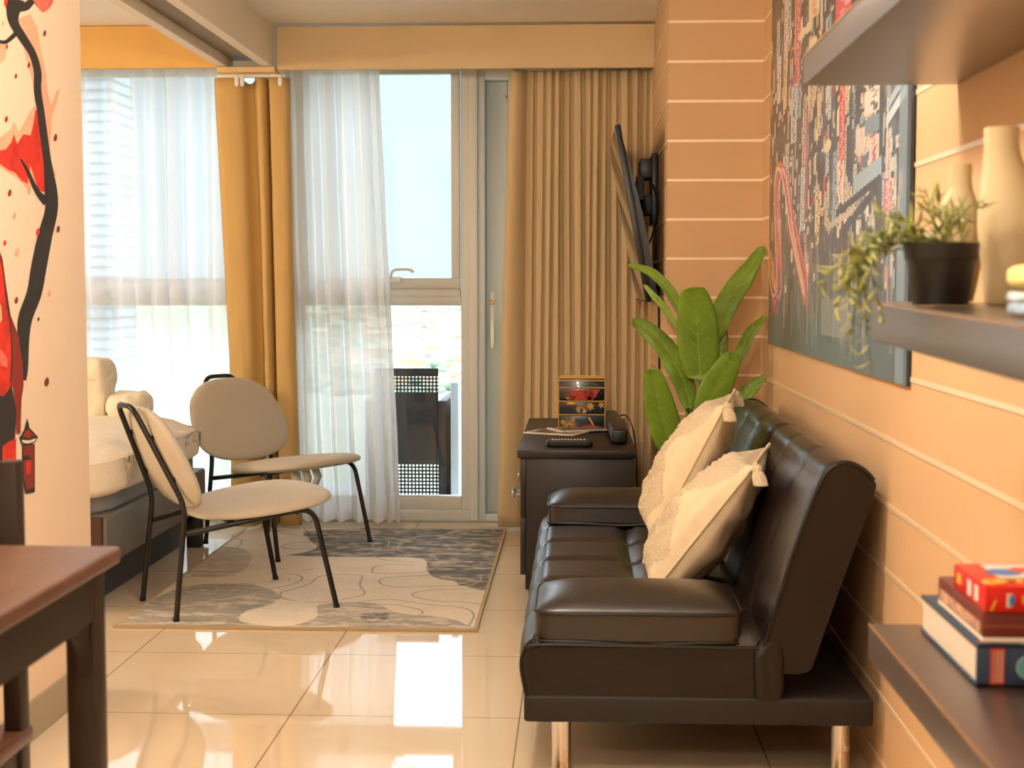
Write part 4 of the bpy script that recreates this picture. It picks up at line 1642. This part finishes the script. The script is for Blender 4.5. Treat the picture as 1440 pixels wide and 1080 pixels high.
# ------------------------------------------------------------------ mural painted on the left wall
def mural():
    XM = -1.3412
    mb = MB()
    layer = [0]

    def poly(pts, mi, sc=2.571, off=(0, 0), smooth=2):
        layer[0] += 1
        x = XM + layer[0] * .00004
        q = [P(a / sc + off[0], b_ / sc + off[1], x=x) for a, b_ in pts]
        if smooth:
            q = cr(q, smooth, True)
        if len(q) > 2:
            mb.face(q, mi)

    def ribbon(pts, mi, sc=2.571, off=(0, 0)):
        layer[0] += 1
        x = XM + layer[0] * .00004
        c = cr([(a, b_, w_) for a, b_, w_ in pts], 6)
        L_, R_ = [], []
        for i, p in enumerate(c):
            d = c[min(i + 1, len(c) - 1)] - c[max(i - 1, 0)]
            nn = Vector((-d.y, d.x)).normalized() * p.z / 2
            L_.append((p.x + nn.x, p.y + nn.y))
            R_.append((p.x - nn.x, p.y - nn.y))
        rows = [[P(a[0] / sc + off[0], a[1] / sc + off[1], x=x), P(b_[0] / sc + off[0], b_[1] / sc + off[1], x=x)] for a, b_ in zip(L_, R_)]
        mb.grid(rows, mi=mi)
    BLACK, RED, PINK, DKRED, ROSE = 0, 1, 2, 3, 4
    # pale washes
    poly([(60, 70), (110, 50), (135, 100), (150, 190), (165, 260), (172, 330), (185, 380), (205, 330), (215, 320), (205, 370), (188, 420), (180, 560), (205, 640), (165, 600), (140, 420), (120, 300)], PINK, smooth=0)
    poly([(118, -4), (190, -4), (186, 20), (160, 45), (140, 30)], ROSE)
    poly([(-10, 150), (22, 160), (20, 210), (-10, 232)], PINK)
    poly([(-4, 500), (40, 470), (50, 440), (70, 480), (110, 400), (130, 380), (186, 400), (180, 520), (150, 560), (110, 690), (60, 640), (-4, 600)], PINK, smooth=0)
    # red foliage
    poly([(-4, 545), (20, 540), (40, 515), (50, 485), (62, 520), (85, 485), (110, 490), (120, 450), (128, 395), (140, 410), (150, 500), (165, 600), (166, 695), (140, 690), (110, 600), (100, 665), (80, 655), (55, 625), (30, 615), (-4, 590)], RED, smooth=0)
    poly([(16, -4), (62, -4), (48, 22), (24, 34)], RED)
    # trunk and branches
    ribbon([(60, -4, 60), (48, 40, 50), (52, 85, 34), (85, 140, 30), (118, 195, 27), (136, 260, 28), (136, 325, 27), (147, 400, 27), (160, 500, 28), (172, 590, 30), (184, 690, 46), (186, 760, 46), (164, 850, 52), (142, 960, 56), (124, 1060, 54), (92, 1150, 52), (85, 1230, 42), (86, 1330, 32), (84, 1375, 22)], BLACK)
    ribbon([(-4, 150, 12), (20, 152, 14), (42, 136, 16), (66, 112, 18)], BLACK)
    ribbon([(70, 30, 26), (96, 22, 30), (118, 0, 22)], BLACK)
    ribbon([(74, 574, 6), (98, 615, 12), (118, 660, 16), (140, 700, 20), (170, 730, 34)], BLACK)
    # petals
    for (a, b_, s_, mi) in [(162, 120, 11, DKRED), (105, 235, 10, DKRED), (58, 275, 9, DKRED), (24, 430, 11, DKRED), (201, 497, 13, DKRED), (36, 697, 12, DKRED), (25, 168, 9, RED), (211, 828, 12, DKRED), (138, 838, 13, RED), (18, 878, 10, RED), (64, 912, 15, PINK), (107, 690, 11, PINK), (180, 1060, 11, PINK), (60, 1085, 12, DKRED), (12, 85, 8, PINK), (54, 780, 11, PINK), (140, 1153, 7, BLACK), (170, 1380, 16, DKRED), (230, 1580, 4, PINK)]:
        poly([(a - s_ * .35, b_ + s_), (a - s_ * .5, b_), (a + s_ * .1, b_ - s_ * 1.1), (a + s_ * .5, b_ - s_ * .1), (a + s_ * .15, b_ + s_ * .9)], mi)
    # red robe at the left edge  (coordinates of a 2.7x view that starts at y = 320)
    o = (0, 320)
    poly([(-4, 80), (10, 120), (22, 210), (40, 330), (70, 410), (86, 520), (90, 600), (82, 650), (78, 780), (64, 786), (60, 700), (50, 600), (20, 640), (-4, 640)], DKRED, 2.7, o, 0)
    poly([(-4, 110), (8, 150), (25, 300), (40, 380), (44, 520), (36, 610), (14, 640), (-4, 635)], RED, 2.7, o, 0)
    poly([(-4, 640), (18, 640), (44, 600), (62, 700), (58, 800), (20, 830), (10, 890), (-4, 900)], BLACK, 2.7, o, 0)
    poly([(10, 832), (30, 815), (62, 800), (60, 920), (10, 920)], RED, 2.7, o, 0)
    ribbon([(6, 110, 4), (24, 260, 5), (38, 360, 5), (46, 480, 6), (40, 590, 5)], BLACK, 2.7, o)
    poly([(-4, 460), (10, 470), (30, 500), (28, 530), (8, 525), (-4, 510)], ROSE, 2.7, o, 0)
    poly([(-4, 280), (5, 300), (8, 350), (-4, 370)], PINK, 2.7, o, 0)
    # little lantern tower
    poly([(74, 800), (92, 770), (105, 724), (112, 760), (145, 795), (134, 815), (110, 826), (84, 824)], BLACK, 2.7, o, 0)
    poly([(86, 793), (98, 772), (106, 765), (132, 790), (110, 800)], DKRED, 2.7, o, 0)
    poly([(82, 806), (110, 808), (138, 800), (132, 812), (108, 820), (88, 818)], 5, 2.7, o, 0)
    poly([(85, 826), (132, 822), (133, 1004), (98, 1012), (88, 960)], BLACK, 2.7, o, 0)
    poly([(88, 830), (128, 826), (130, 985), (102, 996), (92, 950)], DKRED, 2.7, o, 0)
    poly([(88, 876), (100, 862), (118, 872), (120, 884), (88, 884)], BLACK, 2.7, o, 0)
    poly([(100, 884), (120, 882), (118, 930), (100, 938)], RED, 2.7, o, 0)
    ms = [mat('mural_black', '2c2724', .7, var=(30, .2)), mat('mural_red', 'd2301f', .7, var=(25, .3)), mat('mural_pink', 'efb08e', .75, var=(18, .10)),
          mat('mural_dark_red', '8e2a20', .7, var=(25, .25)), mat('mural_rose', 'e5715f', .7, var=(30, .3)), mat('mural_ivory', 'efe0bc', .7)]
    o_ = mb.build('wall_mural', ms, smooth=False)
    tag(o_, 'painted mural of a dark tree, red blossom, robe and lantern on the left wall', 'mural')


mural()

# ------------------------------------------------------------------ dining table and chair
tb = thing('dining_table', 'walnut-topped dining table with dark legs at the lower left', 'table', (-.98, 1.4, 0))
TX1, TY1 = -.647, 1.962
MB().box(-1.30, TX1, .55, TY1, .726, .75, .006, 3).build('tabletop', M_table, tb)
mb = MB().box(TX1 - .038, TX1 - .020, .62, TY1 - .05, .655, .726).box(-1.27, TX1 - .03, TY1 - .04, TY1 - .022, .655, .726)
mb.box(-1.28, -1.262, .62, TY1 - .05, .655, .726)
mb.build('apron', M_tabledark, tb)
for x in (TX1 - .062, -1.29):
    for y in (TY1 - .06, .56):
        mb = MB().box(x, x + .044, y, y + .04, 0, .726, .003)
        mb.build('leg', M_tabledark, tb)
pts = [(TX1 - .03, TY1 - .06, .66)]
arc = [(TX1 - .045, TY1 - .062 - .075 * (1 - math.cos(a)), .655 - .075 * (1 - math.sin(a))) for a in [i * PI / 16 for i in range(9)]]
MB().prism([(TX1 - .045, TY1 - .06, .656)] + [Vector(p) for p in arc], (.02, 0, 0)).build('corner_bracket', M_tabledark, tb)

dc = thing('dining_chair', 'dark wooden dining chair tucked under the far end of the dining table', 'chair', (-1.06, 1.95, 0))
for x in (-.902, -1.30):
    MB().box(x, x + .03, 2.145, 2.18, 0, .845, .004).build('back_post', M_tabledark, dc)
    MB().box(x - .005, x + .027, 1.76, 1.795, 0, .39, .003).build('leg', M_tabledark, dc)
MB().box(-1.305, -.868, 1.74, 2.185, .392, .418, .006).build('seat', M_table, dc)
MB().box(-1.27, -.900, 2.150, 2.172, .62, .838, .004).build('top_rail', M_tabledark, dc)
MB().box(-1.28, -.89, 1.77, 1.79, .335, .392).box(-.895, -.878, 1.78, 2.15, .335, .392).box(-1.292, -1.274, 1.78, 2.15, .335, .392).build('seat_rail', M_tabledark, dc)

# ------------------------------------------------------------------ bed
BX = -1.6
bed = thing('bed', 'low grey upholstered bed with dark feet beyond the left wall', 'bed', (-2.55, 5.35, 0))
MB().box(-3.6, BX, 4.70, 5.985, .16, .333, .010, 3).build('frame', M_bedframe, bed)
MB().box(-3.4, BX - .10, 4.80, 5.965, .0, .165).build('underbed_light_block', M_darkwood, bed)  # unseen box added to block the window's bright reflection under the bed
MB().box(-3.6, BX - .012, 4.682, 4.702, .155, .33, .003).build('end_panel', mat('brown_bed_panel', '4a2f22', .5), bed)
for y in (4.76, 5.90):
    for x in (-3.5, BX - (.16 if y < 5 else .065)):
        MB().box(x, x + .06, y, y + .06, 0, .16, .004).build('foot', M_darkwood, bed)


def softfn(amp, sc):
    def f(v):
        n = fbm(v * sc, 3)
        return v + Vector((n * amp * .6, n * amp * .6, n * amp))
    return f


MB().sq((-2.6, 5.35, .400), (.975, .61, .078), 30, 14, fn=softfn(.005, 4)).build('mattress', M_sheet, bed, angle=180)


def comf(v):
    # dome, droop at the foot
    dx = max(0, v.x + 1.85) / .25
    ez = 0
    if v.z > .52:
        ez = -.05 * min(1, dx) ** 2 - .06 * max(0, (abs(v.y - 5.3) - .35) / .35) ** 2
    n = fbm(v * 6, 4)
    m_ = fbm(v * 2.3, 2)
    return v + Vector((n * .008 + m_ * .02, n * .006, ez + n * .010 + m_ * (.018 if v.z > .45 else .008)))


cf = MB().sq((-2.55, 5.30, .492), (.985, .705, .104), 9, 40, fn=comf).build('comforter', M_bed, angle=180)
tag(cf, 'rumpled white comforter covering the bed', 'comforter')
tr_ = thing('rolled_duvet', 'ivory rolled duvet standing upright on the bed', 'bedding', (-1.965, 5.62, .575))


def rollfn(v):
    n = fbm(v * 9, 3)
    tw = .006 * math.sin(v.z * 60 + v.x * 40)
    return v + Vector((n * .014 + tw * .4, n * .01, n * .006))


MB().sq((-1.965, 5.62, .70), (.078, .08, .125), 6, 14, fn=rollfn).build('roll', M_bed2, tr_, angle=180)
MB().tube([(-1.965 + .088 * math.cos(a), 5.62 + .086 * math.sin(a), .755 + .02 * math.sin(a * 2)) for a in [i * PI / 16 for i in range(32)]], .006, 6, closed=True).build('fold_edge', M_bed2, tr_)
bl = MB().sq((-1.808, 5.62, .632), (.082, .12, .055), 3.0, 16, fn=lambda v: v + Vector((0, 0, .016 * fbm(v * 14, 3) - .02 * max(0, v.x + 1.80) * 5)) ).build('bundled_blanket', M_bed2, angle=180)
tag(bl, 'low ivory blanket bundle lying on the bed beside the upright roll', 'bedding')

# ------------------------------------------------------------------ balcony and view
M_conc = mat('balcony_concrete', 'b9bcbc', .8, var=(6, .08))
struct('balcony_floor', MB().box(-4.5, 1.2, 6.9, 8.4, -.2, -.06), M_conc, 'concrete balcony floor', smooth=False)
pa = MB().box(-.625, -.585, 6.92, 7.9, -.06, .64, .006).build('balcony_wall', mat('pale_balcony_render', 'cdd6dc', .8))
pa['kind'] = 'structure'
M_rattan = mat('dark_rattan', '262320', .55, bump=(300, .5, .002))
oc = thing('outdoor_chair', 'dark woven outdoor armchair seen through the lower window pane on the balcony', 'chair', (-.85, 7.35, -.06))


def perforated(x0, x1, z0, z1, y, zones, pitch=.018, hole=.010, th=.012):
    mb = MB()
    # solid sheet pieces and lattice bars in the open zones
    zc = z0
    for (a, b_) in sorted(zones):
        mb.box(x0, x1, y, y + th, zc, a)
        z = a
        while z < b_ - 1e-6:
            mb.box(x0, x1, y, y + th, z + hole, min(z + pitch, b_))
            z += pitch
        x = x0
        while x < x1 - 1e-6:
            mb.box(x, min(x + pitch - hole, x1), y + .001, y + th - .001, a, b_)
            x += pitch
        zc = b_
    mb.box(x0, x1, y, y + th, zc, z1)
    return mb


perforated(-1.02, -.70, .0, .70, 7.06, [(.06, .22), (.58, .66)]).build('back_panel', M_rattan, oc, smooth=False)
MB().box(-.70, -.655, 7.04, 7.6, -.06, .54, .01).build('armrest', M_rattan, oc)
MB().box(-1.07, -1.02, 7.04, 7.6, -.06, .54, .01).build('armrest', M_rattan, oc)
MB().box(-1.02, -.70, 7.072, 7.6, .24, .34, .01).build('seat', M_rattan, oc)
MB().box(-1.02, -.70, 7.04, 7.072, -.06, .0, .004).build('base_rail', M_rattan, oc)

# neighbouring tower
tw = thing('apartment_tower', 'pale high-rise tower with thin floor lines beyond the bedroom window', 'building', (-150, 400, -80))
M_tower = mat('pale_tower_facade', 'b9c7d0', .7)
MB().box(-160, -131, 395, 415, -80, 62).build('facade', M_tower, tw, smooth=False)
mb = MB()
for k in range(48):
    z = -78 + k * 2.9
    mb.box(-160.3, -130.7, 394.4, 415, z, z + .32)
mb.build('floor_slab', mat('tower_slab', '7f8d96', .8), tw, smooth=False)
mb = MB()
for k in range(9):
    mb.box(-160 + k * 3.6, -160 + k * 3.6 + .5, 394.6, 395.2, -80, 62)
mb.build('pilaster', mat('tower_pilaster', 'aab6bd', .8), tw, smooth=False)

# city below
M_land = mat('hazed_tree_ground', '9aa590', .95, var=(.02, .25))  # distance haze mixed into the colour as a paler, greyer green
X = np.linspace(-2600, 2600, 60)
Yg = np.linspace(300, 9000, 80)
rows = []
for y in Yg:
    rows.append([(x, y, -80 + 12 * fbm((x * .0015, y * .001, 3)) + max(0, (y - 5200)) * .012) for x in X])


def gz(x, y):
    return -80 + 12 * fbm((x * .0015, y * .001, 3)) + max(0, (y - 5200)) * .012


trees = MB().grid(rows)
rnd = random.Random(21)
for k in range(950):
    y = 1100 * (4.2 ** rnd.random())
    x = y * rnd.uniform(-.19, .04)
    s_ = rnd.uniform(3.5, 7.5) * (1 + y / 4000)
    trees.sq((x, y, gz(x, y) + s_ * .4), (s_, s_, s_ * .62), 2.2, 1, mi=1)
gd = trees.build('city_ground', [M_land, mat('hazed_tree_green', '82907a', .95, var=(.05, .2))], angle=180)  # treetop green also paled to stand in for haze
gd['kind'] = 'structure'
gd['label'] = 'wooded city plain far below the balcony'
HM = [mat('house_wall_%d' % i, c, .8) for i, c in enumerate(('c9c4b3', 'c2b28f', 'b9bfbe', 'c8ab88'))]
RM = [mat('house_roof_%d' % i, c, .8) for i, c in enumerate(('b39376', 'a6acab', 'a67f6c', 'bab19c'))]
kinds = ['pale cream walls', 'sand walls', 'light grey walls', 'peach walls']
protos = {}
taken = []
for k in range(110):
    for tr in range(60):
        y = 1150 * (3.6 ** rnd.random())
        x = y * (rnd.uniform(-.15, -.072) if k < 80 else rnd.uniform(-.2, .03))
        if all((x - a_) ** 2 + (y - b_) ** 2 > 46 ** 2 for a_, b_ in taken):
            break
    taken.append((x, y))
    kd = k % 4
    if kd not in protos:
        h0 = MB().box(-9, 9, -7, 7, 0, 9).build('distant_house', HM[kd], smooth=False)
        MB().prism([(-9.6, -7.6, 9), (-9.6, 0, 13), (-9.6, 7.6, 9)], (19.2, 0, 0)).build('roof', RM[kd], h0, world=False, smooth=False)
        protos[kd] = h0
        o = h0
        tag(o, 'one of the tiny low houses with %s on the plain far below' % kinds[kd], 'house', 'distant houses with %s' % kinds[kd])
    else:
        h0 = protos[kd]
        o = h0.copy()
        COL.objects.link(o)
        for chd in h0.children:
            c2 = chd.copy()
            COL.objects.link(c2)
            c2.parent = o
    s_ = rnd.uniform(.9, 1.5)
    o.location = (x, y, gz(x, y) + 1)
    o.rotation_euler = (0, 0, rnd.uniform(-.6, .6))
    o.scale = (s_ * rnd.uniform(1, 1.8), s_, s_)
